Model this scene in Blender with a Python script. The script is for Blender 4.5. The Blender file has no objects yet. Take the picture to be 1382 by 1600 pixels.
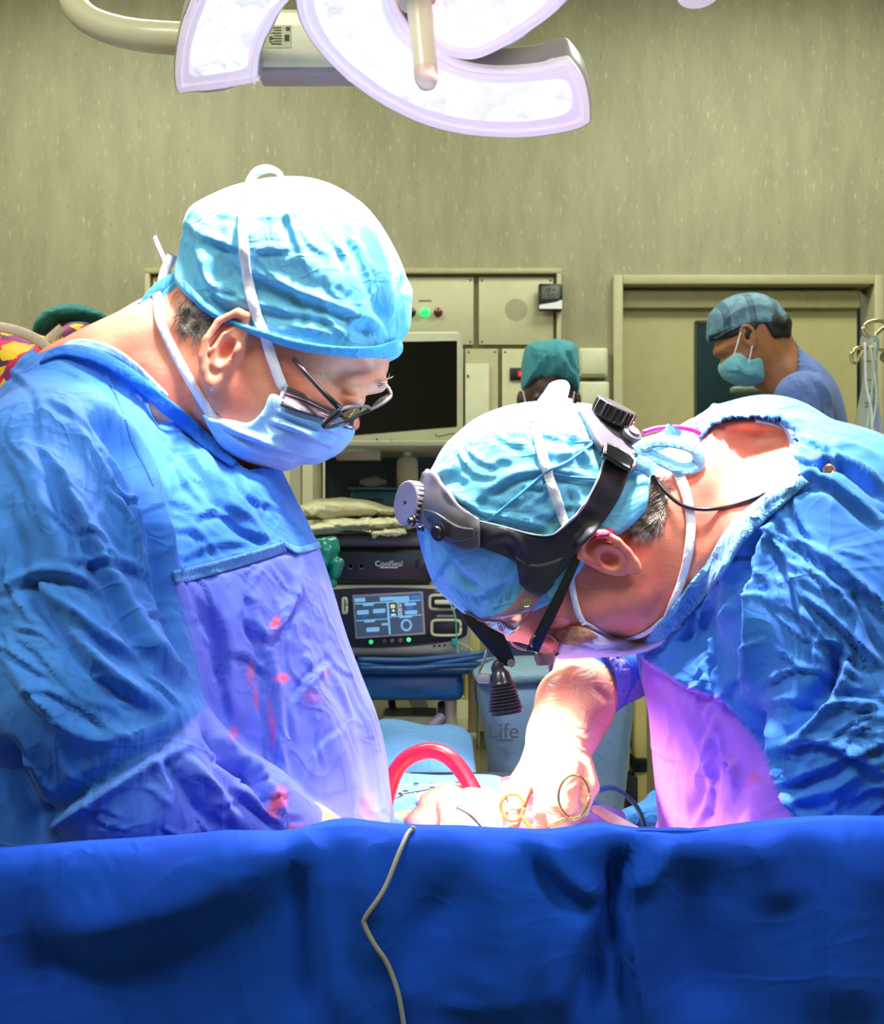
import bpy, bmesh, math, random
import numpy as np
from mathutils import Vector, Matrix
from mathutils.bvhtree import BVHTree
PI=math.pi
sc=bpy.context.scene
COL=sc.collection
# ------------------------------------------------------------ camera
FPX,CX,CY,CH=1700.0,691.0,800.0,1.4
cam_d=bpy.data.cameras.new('camera'); cam=bpy.data.objects.new('camera',cam_d); COL.objects.link(cam)
cam.location=(0,0,CH); cam.rotation_euler=(PI/2,0,0)
cam_d.sensor_fit='VERTICAL'; cam_d.sensor_height=36; cam_d.lens=FPX/1600*36
cam_d.clip_start=.05
cam_d.dof.use_dof=True; cam_d.dof.focus_distance=1.15; cam_d.dof.aperture_fstop=14
sc.camera=cam
def P(px,py,Y): return Vector(((px-CX)/FPX*Y, Y, CH-(py-CY)/FPX*Y))
# ------------------------------------------------------------ world, lights, exposure
w=bpy.data.worlds.new('world'); sc.world=w; w.use_nodes=True
w.node_tree.nodes['Background'].inputs[0].default_value=(.8,.85,.8,1); w.node_tree.nodes['Background'].inputs[1].default_value=.25
sc.view_settings.view_transform='Standard'; sc.view_settings.look='None'; sc.view_settings.gamma=1
sc.view_settings.exposure=0.0
try: sc.view_settings.use_curve_mapping=False
except Exception: pass
def light(name,kind,loc,energy,color,target=None,**k):
    d=bpy.data.lights.new(name,kind); d.energy=energy; d.color=color
    for a,b in k.items(): setattr(d,a,b)
    o=bpy.data.objects.new(name,d); COL.objects.link(o); o.location=loc
    if target is not None: o.rotation_euler=(Vector(target)-Vector(loc)).to_track_quat('-Z','Y').to_euler()
    return o
FIELD=Vector((.09,1.18,1.06))
CEIL=[(-1.1,2.7),(1.1,2.7),(-1.2,.1),(1.2,.1)]
for i,(x,y) in enumerate(CEIL):
    light('ceiling_lamp','AREA',(x,y,3.26),[33,33,46,46][i],(.93,1,.90),shape='RECTANGLE',size=1.2,size_y=.6)
LAMPC=(1,.90,.96)
light('surgical_lamp_beam','SPOT',P(690,60,1.42)+Vector((0,-.02,-.05)),60,LAMPC,(.0,1.2,1.06),spot_size=math.radians(80),spot_blend=.6,shadow_soft_size=.09)
light('surgical_lamp_beam','SPOT',P(370,60,1.38)+Vector((0,-.02,-.05)),50,LAMPC,(-.19,1.24,1.7),spot_size=math.radians(72),spot_blend=.7,shadow_soft_size=.07)
light('surgical_lamp_beam','SPOT',P(830,150,1.42)+Vector((0,-.03,-.05)),60,LAMPC,(.17,1.2,1.5),spot_size=math.radians(75),spot_blend=.7,shadow_soft_size=.07)
light('surgical_lamp_focus','SPOT',P(700,30,1.42)+Vector((0,-.02,-.05)),200,LAMPC,(.10,1.22,1.12),spot_size=math.radians(20),spot_blend=.7,shadow_soft_size=.05)
L2=Vector((.12,1.02,2.42))      # second lamp head, above the frame
light('second_lamp_beam','SPOT',L2+Vector((-.1,.02,-.04)),260,LAMPC,(-.19,1.22,1.74),spot_size=math.radians(24),spot_blend=.8,shadow_soft_size=.06)
light('second_lamp_beam','SPOT',L2+Vector((.1,.02,-.04)),330,LAMPC,(.27,1.24,1.42),spot_size=math.radians(42),spot_blend=.8,shadow_soft_size=.06)
# ------------------------------------------------------------ helpers: tagging, meshes
def tag(o,label=None,cat=None,group=None,kind=None):
    if label: o['label']=label
    if cat: o['category']=cat
    if group: o['group']=group
    if kind: o['kind']=kind
    return o
def empty(name,loc,label,cat,group=None,rz=0):
    o=bpy.data.objects.new(name,None); COL.objects.link(o); o.location=loc; o.rotation_euler=(0,0,rz); o.empty_display_size=.05
    return tag(o,label,cat,group)
def link(name,me,mat,parent=None):
    o=bpy.data.objects.new(name,me); COL.objects.link(o)
    if mat is not None:
        for m in (mat if isinstance(mat,(list,tuple)) else [mat]): me.materials.append(m)
    if parent is not None:
        o.parent=parent
        mw=Matrix.Identity(4); q=parent
        while q is not None: mw=q.matrix_basis@mw; q=q.parent
        o.matrix_basis=mw.inverted()            # vertices are given in world space
    return o
def mesh(name,v,f,mat,parent=None,smooth=True):
    me=bpy.data.meshes.new(name); v=[tuple(map(float,a)) for a in v] if not isinstance(v,np.ndarray) else v.tolist()
    f=f if not isinstance(f,np.ndarray) else f.tolist()
    me.from_pydata(v,[],f); me.validate()
    if smooth: me.polygons.foreach_set('use_smooth',[True]*len(me.polygons))
    me.update(); return link(name,me,mat,parent)
def from_bm(name,bm,mat,parent=None,smooth=True,angle=None):
    bmesh.ops.recalc_face_normals(bm,faces=bm.faces)
    me=bpy.data.meshes.new(name); bm.to_mesh(me); bm.free()
    if smooth:
        me.polygons.foreach_set('use_smooth',[True]*len(me.polygons))
        if angle: me.set_sharp_from_angle(angle=math.radians(angle))
    return link(name,me,mat,parent)
def box_bm(lo,hi,bev=.0,seg=2,bm=None,rot=None):
    b=bm or bmesh.new(); c=(Vector(lo)+Vector(hi))/2; s=Vector(hi)-Vector(lo)
    t=bmesh.new(); bmesh.ops.create_cube(t,size=1)
    for v in t.verts: v.co=Vector((v.co.x*s.x,v.co.y*s.y,v.co.z*s.z))
    if bev>0: bmesh.ops.bevel(t,geom=list(t.edges),offset=min(bev,min(s)*.45),segments=seg,affect='EDGES',profile=.5)
    M=Matrix.Translation(c)@(rot.to_4x4() if rot is not None else Matrix.Identity(4))
    t.transform(M); me=bpy.data.meshes.new('t'); t.to_mesh(me); t.free(); b.from_mesh(me); bpy.data.meshes.remove(me)
    return b
def box(name,lo,hi,mat,parent=None,bev=.003,seg=2,rot=None):
    return from_bm(name,box_bm(lo,hi,bev,seg,rot=rot),mat,parent,smooth=bev>0,angle=40)
def pbox(name,x0,y0,x1,y1,Y,d,mat,parent=None,bev=.003,seg=2):
    a=P(x0,y1,Y); b=P(x1,y0,Y); return box(name,(a.x,Y,a.z),(b.x,Y+d,b.z),mat,parent,bev,seg)
def frames(pts):
    pts=[Vector(p) for p in pts]; n=len(pts); T=[]
    for i in range(n):
        a=pts[max(i-1,0)]; b=pts[min(i+1,n-1)]; t=(b-a); T.append(t.normalized() if t.length>1e-9 else Vector((0,0,1)))
    u=T[0].orthogonal().normalized(); U=[u]
    for i in range(1,n):
        u=(u-T[i]*u.dot(T[i])); u=u.normalized() if u.length>1e-6 else T[i].orthogonal().normalized(); U.append(u)
    return pts,T,U
def cat(pts,k=8,closed=False):
    p=[np.array(q,float) for q in pts]; n=len(p); out=[]
    rng=range(n) if closed else range(n-1)
    for i in rng:
        if closed: a,b,c,d=p[(i-1)%n],p[i],p[(i+1)%n],p[(i+2)%n]
        else: a,b,c,d=p[max(i-1,0)],p[i],p[i+1],p[min(i+2,n-1)]
        for j in range(k):
            t=j/k; out.append(.5*((2*b)+(c-a)*t+(2*a-5*b+4*c-d)*t*t+(3*b-a-3*c+d)*t**3))
    if not closed: out.append(p[-1])
    return out
def tube_vf(pts,r,res=10,cap=True):
    pts,T,U=frames(pts); n=len(pts); R=r if hasattr(r,'__len__') else [r]*n
    V=[];Fc=[]
    for i in range(n):
        B=T[i].cross(U[i])
        for j in range(res):
            a=2*PI*j/res; V.append(pts[i]+(U[i]*math.cos(a)+B*math.sin(a))*R[i])
    for i in range(n-1):
        for j in range(res):
            k=(j+1)%res; Fc.append((i*res+j,i*res+k,(i+1)*res+k,(i+1)*res+j))
    if cap:
        Fc.append(tuple(range(res))[::-1]); Fc.append(tuple((n-1)*res+j for j in range(res)))
    return V,Fc
def tube(name,pts,r,mat,parent=None,res=10,sm=6):
    if sm:
        n=len(pts); q=cat(pts,sm)
        if hasattr(r,'__len__'): r=[float(x) for x in np.interp(np.linspace(0,n-1,len(q)),range(n),r)]
        pts=q
    V,Fc=tube_vf(pts,r,res); return mesh(name,V,Fc,mat,parent)
def join_vf(L):
    V=[];Fc=[]
    for v,f in L:
        o=len(V); V+=list(v); Fc+=[tuple(i+o for i in t) for t in f]
    return V,Fc
def lathe_vf(prof,o,axis,res=24,ridge=0,nr=0):
    axis=Vector(axis).normalized(); u=axis.orthogonal().normalized(); b=axis.cross(u); V=[];Fc=[]; o=Vector(o)
    for (r,h,*g) in prof:
        for j in range(res):
            a=2*PI*j/res; rr=r*(1+(g[0]*(1 if math.cos(a*nr)>0 else 0) if g else 0)); V.append(o+axis*h+(u*math.cos(a)+b*math.sin(a))*rr)
    for i in range(len(prof)-1):
        for j in range(res):
            k=(j+1)%res; Fc.append((i*res+j,i*res+k,(i+1)*res+k,(i+1)*res+j))
    Fc.append(tuple(range(res))[::-1]); n=len(prof)-1; Fc.append(tuple(n*res+j for j in range(res)))
    return V,Fc
def lathe(name,prof,o,axis,mat,parent=None,res=24,nr=0,smooth=True):
    V,Fc=lathe_vf(prof,o,axis,res,nr=nr); ob=mesh(name,V,Fc,mat,parent,smooth)
    ob.data.set_sharp_from_angle(angle=math.radians(45)); return ob
def ribbon(name,pts,nrm,width,thick,mat,parent=None):
    V=[];Fc=[];pts,T,_=frames(pts); n=len(pts); W=width if hasattr(width,'__len__') else [width]*n
    for i in range(n):
        N=Vector(nrm[i]).normalized(); S=T[i].cross(N).normalized()
        for (a,b) in ((-.5,0),(-.42,1),(.42,1),(.5,0),(.42,-.2),(-.42,-.2)): V.append(pts[i]+S*a*W[i]+N*b*thick)
    for i in range(n-1):
        for j in range(6):
            k=(j+1)%6; Fc.append((i*6+j,i*6+k,(i+1)*6+k,(i+1)*6+j))
    Fc.append((0,1,2,3,4,5)); Fc.append(tuple((n-1)*6+j for j in range(6))[::-1])
    return mesh(name,V,Fc,mat,parent)
def plate(name,pts,n,thick,mat,parent=None,bev=.004,inset=1.0,seg=2):
    bm=bmesh.new(); vs=[bm.verts.new(p) for p in pts]; f=bm.faces.new(vs); n=Vector(n).normalized()
    r=bmesh.ops.extrude_face_region(bm,geom=[f]); c=sum((Vector(p) for p in pts),Vector())/len(pts)
    for e in r['geom']:
        if isinstance(e,bmesh.types.BMVert): e.co=c+(e.co-c)*inset+n*thick
    if bev: 
        ed=[e for e in bm.edges if len(e.link_faces)==2 and (len(e.link_faces[0].verts)>4)!=(len(e.link_faces[1].verts)>4)]
        bmesh.ops.bevel(bm,geom=ed,offset=bev,segments=seg,affect='EDGES',profile=.5)
    return from_bm(name,bm,mat,parent,True,50)
def text(name,s,loc,size,mat,parent=None,rot=(PI/2,0,0),ext=.0005,align='CENTER'):
    c=bpy.data.curves.new(name,'FONT'); c.body=s; c.size=size; c.extrude=ext; c.align_x=align; c.align_y='CENTER'
    o=bpy.data.objects.new('t',c); COL.objects.link(o); dg=bpy.context.evaluated_depsgraph_get()
    me=bpy.data.meshes.new_from_object(o.evaluated_get(dg)); bpy.data.objects.remove(o)
    me.transform(Matrix.Translation(loc)@Matrix.Rotation(rot[2],4,'Z')@Matrix.Rotation(rot[1],4,'Y')@Matrix.Rotation(rot[0],4,'X')); me.name=name
    return link(name,me,mat,parent)
# ------------------------------------------------------------ signed-distance sculpting
def smin(a,b,k):
    h=np.clip(.5+.5*(b-a)/k,0,1); return b*(1-h)+a*h-k*h*(1-h)
def smax(a,b,k): return -smin(-a,-b,k)
def cone(p,a,b,ra,rb,ys=1.0):
    a=np.array(a,np.float32); b=np.array(b,np.float32); d=b-a; q=p-a; t=np.clip((q@d)/max(float(d@d),1e-9),0,1)
    e=q-t[:,None]*d
    if ys!=1.0: e=e*np.array([1,1/ys,1],np.float32)
    return (np.sqrt((e*e).sum(1))-(ra+(rb-ra)*t))*min(1.0,ys)
def chain(p,pts,rs,k=.004,ys=1.0):
    f=None
    for i in range(len(pts)-1):
        g=cone(p,pts[i],pts[i+1],rs[i],rs[i+1],ys); f=g if f is None else smin(f,g,k)
    return f
def ell(p,c,r,rot=None):
    q=p-np.array(c,np.float32)
    if rot is not None: q=q@np.array(rot,np.float32)
    r=np.array(r,np.float32); k0=np.sqrt(((q/r)**2).sum(1)); k1=np.sqrt(((q/(r*r))**2).sum(1))+1e-9
    return k0*(k0-1)/k1
def polysdf(pts,gx,gz):
    X,Z=np.meshgrid(gx,gz,indexing='ij'); d=np.full(X.shape,1e9); s=np.zeros(X.shape,bool); n=len(pts)
    for i in range(n):
        ax,az=pts[i]; bx,bz=pts[(i+1)%n]; ex,ez=bx-ax,bz-az; wx,wz=X-ax,Z-az
        t=np.clip((wx*ex+wz*ez)/(ex*ex+ez*ez+1e-12),0,1); d=np.minimum(d,(wx-ex*t)**2+(wz-ez*t)**2)
        c=((az>Z)!=(bz>Z)); 
        if az!=bz: s^=c&(X<(bx-ax)*(Z-az)/(bz-az)+ax)
    d=np.sqrt(d); return np.where(s,d,-d)         # positive inside
def over(head,pil,off,k=.006):
    """a garment: its own rounded shape joined to the head grown outwards inside the traced outline"""
    return lambda p: smin(pil(p),smax(head(p)-off,-pil.d2(p),k),.012)
def insetmap(p,poly,a,b,w):
    px=CX+p[:,0]/p[:,1]*FPX; py=CY-(p[:,2]-CH)/p[:,1]*FPX; d,_,_=polydist(px,py,poly+[poly[0]]); d=np.where(inpoly(px,py,poly),0,d)
    return a+(b-a)*np.clip(d/w,0,1)
class Pillow:
    """a solid whose outline is a traced contour and whose depth is a rounded cross-section"""
    def __init__(s,px,yc,H,R,sm=5,res=.003,tilt=(0,0)):
        q=[P(a,b,yc) for a,b in px]; q=[(v.x,v.z) for v in q]
        if sm: q=[tuple(v) for v in cat(q,sm,True)]
        a=np.array(q); m=.15; s.x0=a[:,0].min()-m; s.z0=a[:,1].min()-m; s.res=res
        gx=np.arange(s.x0,a[:,0].max()+m,res); gz=np.arange(s.z0,a[:,1].max()+m,res)
        s.g=polysdf(q,gx,gz).astype(np.float32); s.yc=yc; s.H=H; s.R=R; s.c=a.mean(0); s.tilt=tilt
    def d2(s,p):
        u=np.clip((p[:,0]-s.x0)/s.res,0,s.g.shape[0]-1.001); v=np.clip((p[:,2]-s.z0)/s.res,0,s.g.shape[1]-1.001)
        i=u.astype(int); j=v.astype(int); u=u-i; v=v-j
        d=s.g[i,j]*(1-u)*(1-v)+s.g[i+1,j]*u*(1-v)+s.g[i,j+1]*(1-u)*v+s.g[i+1,j+1]*u*v
        return d
    def __call__(s,p):
        d=s.d2(p)
        y=p[:,1]-s.yc-(p[:,0]-s.c[0])*s.tilt[0]-(p[:,2]-s.c[1])*s.tilt[1]
        q=(s.R-np.minimum(d,s.R))/s.R
        return (np.sqrt(q*q+(y/s.H)**2)-1)*min(s.R,s.H)
def nets(fn,lo,hi,h,relax=1):
    B=8; lo=np.array(lo,np.float32); hi=np.array(hi,np.float32); nb=np.ceil((hi-lo)/(h*B)).astype(int); n=nb*B
    bc=np.stack(np.meshgrid(*[np.arange(k) for k in nb],indexing='ij'),-1).reshape(-1,3)
    fc=fn((lo+(bc*B+B/2-.5)*h).astype(np.float32)); dense=np.repeat(np.repeat(np.repeat(np.sign(fc).reshape(nb),B,0),B,1),B,2).astype(np.float32)
    act=bc[np.abs(fc)<h*B*.87*2.2+.004]; off=np.stack(np.meshgrid(*[np.arange(B)]*3,indexing='ij'),-1).reshape(-1,3)
    for s in range(0,len(act),1500):
        idx=(act[s:s+1500,None,:]*B+off[None]).reshape(-1,3); dense[idx[:,0],idx[:,1],idx[:,2]]=fn((lo+idx*h).astype(np.float32))
    sg=dense<0; c=np.zeros(tuple(n-1),np.int8)
    for dx in (0,1):
        for dy in (0,1):
            for dz in (0,1): c+=sg[dx:n[0]-1+dx,dy:n[1]-1+dy,dz:n[2]-1+dz]
    ac=np.argwhere((c>0)&(c<8)); vid=-np.ones(c.shape,np.int32); vid[ac[:,0],ac[:,1],ac[:,2]]=np.arange(len(ac))
    acc=np.zeros((len(ac),3)); cnt=np.zeros(len(ac))
    for ax in range(3):
        o1,o2=[k for k in range(3) if k!=ax]
        for a in (0,1):
            for b in (0,1):
                p0=ac.copy(); p0[:,o1]+=a; p0[:,o2]+=b; p1=p0.copy(); p1[:,ax]+=1
                v0=dense[p0[:,0],p0[:,1],p0[:,2]]; v1=dense[p1[:,0],p1[:,1],p1[:,2]]; m=(v0<0)!=(v1<0)
                t=np.where(m,v0/np.where(m,v0-v1,1),0); q=p0.astype(float); q[:,ax]+=t; acc[m]+=q[m]; cnt[m]+=1
    V=lo+(acc/cnt[:,None])*h; Fs=[]
    for ax in range(3):
        o1,o2=[(1,2),(2,0),(0,1)][ax]
        s0=[slice(None)]*3; s1=[slice(None)]*3; s0[ax]=slice(0,-1); s1[ax]=slice(1,None)
        A=sg[tuple(s0)]; Bq=sg[tuple(s1)]; e=np.argwhere(A!=Bq); e=e[(e[:,o1]>0)&(e[:,o2]>0)&(e[:,o1]<n[o1]-1)&(e[:,o2]<n[o2]-1)]
        if len(e)==0: continue
        ins=A[e[:,0],e[:,1],e[:,2]]; q=[]
        for (a,b) in ((-1,-1),(0,-1),(0,0),(-1,0)):
            k=e.copy(); k[:,o1]+=a; k[:,o2]+=b; q.append(vid[k[:,0],k[:,1],k[:,2]])
        q=np.stack(q,1); q[~ins]=q[~ins][:,::-1]; Fs.append(q)
    Fq=np.concatenate(Fs); Fq=Fq[(Fq>=0).all(1)]
    for _ in range(relax):
        s=np.zeros_like(V); k=np.zeros(len(V))
        for a,b in ((0,1),(1,2),(2,3),(3,0)):
            np.add.at(s,Fq[:,a],V[Fq[:,b]]); np.add.at(s,Fq[:,b],V[Fq[:,a]]); np.add.at(k,Fq[:,a],1); np.add.at(k,Fq[:,b],1)
        k[k==0]=1; V=V*.4+s/k[:,None]*.6
    return V,Fq
def normals(V,F):
    a=V[F[:,2]]-V[F[:,0]]; b=V[F[:,3]]-V[F[:,1]]; fn=np.cross(a,b); N=np.zeros_like(V)
    for i in range(4): np.add.at(N,F[:,i],fn)
    return N/(np.linalg.norm(N,axis=1,keepdims=True)+1e-12)
def topx(V):
    return CX+V[:,0]/V[:,1]*FPX, CY-(V[:,2]-CH)/V[:,1]*FPX
def inpoly(px,py,poly):
    s=np.zeros(len(px),bool); n=len(poly)
    for i in range(n):
        ax,az=poly[i]; bx,bz=poly[(i+1)%n]
        if az!=bz: s^=((az>py)!=(bz>py))&(px<(bx-ax)*(py-az)/(bz-az)+ax)
    return s
def polydist(px,py,poly,closed=False):
    d=np.full(len(px),1e9); T=np.zeros(len(px)); S=np.zeros(len(px)); n=len(poly); L=[0]
    for i in range(n-1): L.append(L[-1]+math.dist(poly[i],poly[i+1]))
    for i in range(n if closed else n-1):
        ax,ay=poly[i]; bx,by=poly[(i+1)%n]; ex,ey=bx-ax,by-ay; l2=ex*ex+ey*ey+1e-9
        t=np.clip(((px-ax)*ex+(py-ay)*ey)/l2,0,1); dx,dy=px-ax-ex*t,py-ay-ey*t; q=dx*dx+dy*dy; m=q<d
        d=np.where(m,q,d); S=np.where(m,np.sign(ex*dy-ey*dx),S)
        if not closed: T=np.where(m,(L[i]+t*math.sqrt(l2))/max(L[-1],1e-9),T)
    return np.sqrt(d),T,S
def strokes(V,N,L,front=True):
    px,py=topx(V); D=np.zeros(len(V)); fr=np.clip(-N[:,1]*2.5+.5,0,1) if front else 1
    for s in L:
        pts,wd,h=s[:3]; kind=s[3] if len(s)>3 else 'r'
        q=[tuple(a) for a in cat(pts,4)] if len(pts)>2 else pts
        a=np.array(q); m=(px>a[:,0].min()-4*wd)&(px<a[:,0].max()+4*wd)&(py>a[:,1].min()-4*wd)&(py<a[:,1].max()+4*wd)
        if not m.any(): continue
        d,t,sd=polydist(px[m],py[m],q); tp=np.clip(np.sin(np.clip(t,0.0,1.0)*PI)*1.6,0,1)
        if kind=='e': tp=1.0
        g=np.exp(-(d/wd)**2)
        if kind=='s':                              # a lap: ridge on one side, valley on the other
            u=d*sd/wd; g=-u*np.exp(-u*u)*2.0
        D[m]+=h*g*tp
    return V+N*(D*fr)[:,None]
def rstrokes(seed,poly,ang,n,ln,wd,h,jit=25,kinds='rss'):
    r=random.Random(seed); xs=[a for a,b in poly]; ys=[b for a,b in poly]; out=[]
    while len(out)<n:
        x=r.uniform(min(xs),max(xs)); y=r.uniform(min(ys),max(ys))
        if not inpoly(np.array([x]),np.array([y]),poly)[0]: continue
        a=math.radians((ang(x,y) if callable(ang) else ang)+r.gauss(0,jit)); L=ln*r.uniform(.5,1.4); c=r.uniform(-.25,.25)*L
        dx,dy=math.cos(a),math.sin(a); p=[(x-dx*L/2,y-dy*L/2),(x-dy*c,y+dx*c),(x+dx*L/2,y+dy*L/2)]
        k=r.choice(kinds); out.append((p,wd*r.uniform(.6,1.5),h*r.uniform(.5,1.3)*(-1 if k=='v' else 1),'s' if k=='s' else 'r'))
    return out
_R=np.random.RandomState(7).rand(32,32,32).astype(np.float32)
def vnoise(p,f):
    q=p*f+100; i=np.floor(q).astype(int); t=q-i; t=t*t*(3-2*t); o=0
    for a in (0,1):
        for b in (0,1):
            for c in (0,1):
                o=o+_R[(i[:,0]+a)%32,(i[:,1]+b)%32,(i[:,2]+c)%32]*(t[:,0] if a else 1-t[:,0])*(t[:,1] if b else 1-t[:,1])*(t[:,2] if c else 1-t[:,2])
    return o*2-1
TREES={}
def tree(o):
    if o.name not in TREES:
        me=o.data; TREES[o.name]=BVHTree.FromPolygons([v.co for v in me.vertices],[tuple(p.vertices) for p in me.polygons])
    return TREES[o.name]
CAMP=Vector((0,0,CH))
def hug(pts,obs,off=.002,sm=6,Y0=None):
    q=cat(pts,sm) if sm else pts; L=[];N=[];last=Y0
    for a in q:
        d=(P(a[0],a[1],1.0)-CAMP).normalized(); best=None
        for o in obs:
            h=tree(o).ray_cast(CAMP,d)
            if h[0] is not None and (best is None or h[3]<best[3]): best=h
        if best is None:
            L.append(None); N.append(None)
        else:
            n=best[1]; n=n if n.dot(d)<0 else -n; L.append(best[0]+n*off); N.append(n)
    ok=[i for i,l in enumerate(L) if l is not None]
    for i in range(len(L)):
        if L[i] is None:
            if ok:
                j=min(ok,key=lambda k:abs(k-i)); L[i]=P(q[i][0],q[i][1],L[j].y); N[i]=N[j]
            else: L[i]=P(q[i][0],q[i][1],Y0 or 1.2); N[i]=Vector((0,-1,0))
    for _ in range(3):
        y=[l.copy() for l in L]
        for i in range(1,len(L)-1):
            t=(y[i-1]+y[i]*2+y[i+1])/4; L[i]=P(q[i][0],q[i][1],t.y)
            N[i]=(N[i-1]+N[i]*2+N[i+1]).normalized()
    return L,N
def hugribbon(name,pts,obs,wpx,mat,parent,off=.002,thick=.0015,sm=6,Y0=None):
    L,N=hug(pts,obs,off,sm,Y0); return ribbon(name,L,N,[wpx*l.y/FPX for l in L] if not hasattr(wpx,'__len__') else [float(np.interp(i/(len(L)-1),np.linspace(0,1,len(wpx)),wpx))*l.y/FPX for i,l in enumerate(L)],thick,mat,parent)
def hugtube(name,pts,obs,r,mat,parent,off=.003,sm=6,Y0=None):
    L,N=hug(pts,obs,off,sm,Y0); V,Fc=tube_vf(L,r,10); return mesh(name,V,Fc,mat,parent)
def patch(name,top,bot,obs,mat,parent,off=.003,thick=.002,nu=40,nv=8,Y0=None,blur=4):
    """a sheet laid over other surfaces, between two traced edges"""
    def res(l,n):
        l=[np.array(a,float) for a in (cat(l,6) if len(l)>2 else l)]; c=[0]
        for i in range(len(l)-1): c.append(c[-1]+np.linalg.norm(l[i+1]-l[i]))
        return np.stack([np.interp(np.linspace(0,c[-1],n),c,[a[k] for a in l]) for k in (0,1)],1)
    A=res(top,nu); B=res(bot,nu); Yg=np.full((nu,nv),np.nan); Q=np.zeros((nu,nv,2))
    for i in range(nu):
        for j in range(nv):
            t=j/(nv-1); a=A[i]*(1-t)+B[i]*t; Q[i,j]=a; d=(P(a[0],a[1],1.0)-CAMP).normalized(); b=None
            for o in obs:
                h=tree(o).ray_cast(CAMP,d)
                if h[0] is not None: b=h[0].y if b is None else min(b,h[0].y)
            if b is not None: Yg[i,j]=b
    m=np.isnan(Yg)
    if m.all(): Yg[:]=Y0 or 1.2
    else:
        ok=np.argwhere(~m)
        for (i,j) in np.argwhere(m):
            k=ok[((ok-[i,j])**2).sum(1).argmin()]; Yg[i,j]=Yg[k[0],k[1]]
    for _ in range(blur):
        p=np.pad(Yg,1,mode='edge'); Yg=(p[:-2,1:-1]+p[2:,1:-1]+p[1:-1,:-2]+p[1:-1,2:]+4*Yg)/8
    V=[P(Q[i,j,0],Q[i,j,1],Yg[i,j]) for i in range(nu) for j in range(nv)]; V=[v+(CAMP-v).normalized()*off for v in V]
    Fc=[(i*nv+j,i*nv+j+1,(i+1)*nv+j+1,(i+1)*nv+j) for i in range(nu-1) for j in range(nv-1)]
    o=mesh(name,V,Fc,mat,parent); s=o.modifiers.new('solid','SOLIDIFY'); s.thickness=thick; s.offset=0
    return o
def organic(name,fn,lo,hi,h,mat,parent,st=None,noise=None,cut=None,relax=1,attr=None,keep=None):
    V,Fq=nets(fn,lo,hi,h,relax); N=normals(V,Fq)
    if noise:
        for f,a in noise: V=V+N*(vnoise(V,np.array(f,np.float32) if hasattr(f,'__len__') else f)*a)[:,None]
    if st: V=strokes(V,N,st)
    if cut is not None:
        k=~cut(V,N); Fk=Fq[k[Fq].all(1)]; u=np.unique(Fk); mp=-np.ones(len(V),int); mp[u]=np.arange(len(u)); V=V[u]; Fq=mp[Fk]
    o=mesh(name,V,Fq,mat,parent)
    for n,fa in (attr or {}).items():
        a=o.data.attributes.new(n,'FLOAT','POINT'); co=np.zeros(len(o.data.vertices)*3,np.float32); o.data.vertices.foreach_get('co',co)
        a.data.foreach_set('value',fa(co.reshape(-1,3)).astype(np.float32))
    return o
# ------------------------------------------------------------ materials
def srgb(r,g,b):
    f=lambda c:(c/255/12.92 if c/255<=.04045 else ((c/255+.055)/1.055)**2.4)
    return (f(r),f(g),f(b),1)
class N_:
    def __init__(s,name):
        s.m=bpy.data.materials.new(name); s.m.use_nodes=True; s.t=s.m.node_tree; s.b=s.t.nodes['Principled BSDF']; s.n=s.t.nodes; s.l=s.t.links
    def new(s,t,**k):
        x=s.n.new(t)
        for a,b in k.items(): setattr(x,a,b)
        return x
    def coord(s,scale=(1,1,1),rot=(0,0,0)):
        g=s.new('ShaderNodeNewGeometry'); m=s.new('ShaderNodeMapping'); m.inputs['Scale'].default_value=scale; m.inputs['Rotation'].default_value=rot
        s.l.new(g.outputs['Position'],m.inputs[0]); return m.outputs[0]
    def noise(s,sc_,det=3,scale=(1,1,1),rot=(0,0,0),dist=0,rough=.5):
        x=s.new('ShaderNodeTexNoise'); x.inputs['Scale'].default_value=sc_; x.inputs['Detail'].default_value=det; x.inputs['Distortion'].default_value=dist; x.inputs['Roughness'].default_value=rough
        s.l.new(s.coord(scale,rot),x.inputs['Vector']); return x.outputs[0]
    def ramp(s,src,stops,interp='LINEAR'):
        r=s.new('ShaderNodeValToRGB'); e=r.color_ramp.elements; r.color_ramp.interpolation=interp
        while len(e)<len(stops): e.new(.5)
        for i,(p,c) in enumerate(stops): e[i].position=p; e[i].color=c if hasattr(c,'__len__') else (c,c,c,1)
        s.l.new(src,r.inputs[0]); return r.outputs[0]
    def mix(s,f,a,b,mode='MIX'):
        x=s.new('ShaderNodeMix',data_type='RGBA',blend_type=mode)
        for i,v in ((0,f),(6,a),(7,b)):
            if hasattr(v,'is_linked') or isinstance(v,bpy.types.NodeSocket): s.l.new(v,x.inputs[i])
            else: x.inputs[i].default_value=v
        return x.outputs[2]
    def bump(s,src,st,dist=.002,prev=None):
        b=s.new('ShaderNodeBump'); b.inputs['Strength'].default_value=st; b.inputs['Distance'].default_value=dist; s.l.new(src,b.inputs['Height'])
        if prev is not None: s.l.new(prev,b.inputs['Normal'])
        return b.outputs[0]
    def col(s,c):
        if isinstance(c,bpy.types.NodeSocket): s.l.new(c,s.b.inputs['Base Color'])
        else: s.b.inputs['Base Color'].default_value=c
    def nrm(s,x): s.l.new(x,s.b.inputs['Normal'])
    def set(s,**k):
        for a,v in k.items(): s.b.inputs[a.replace('_',' ')].default_value=v
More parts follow.
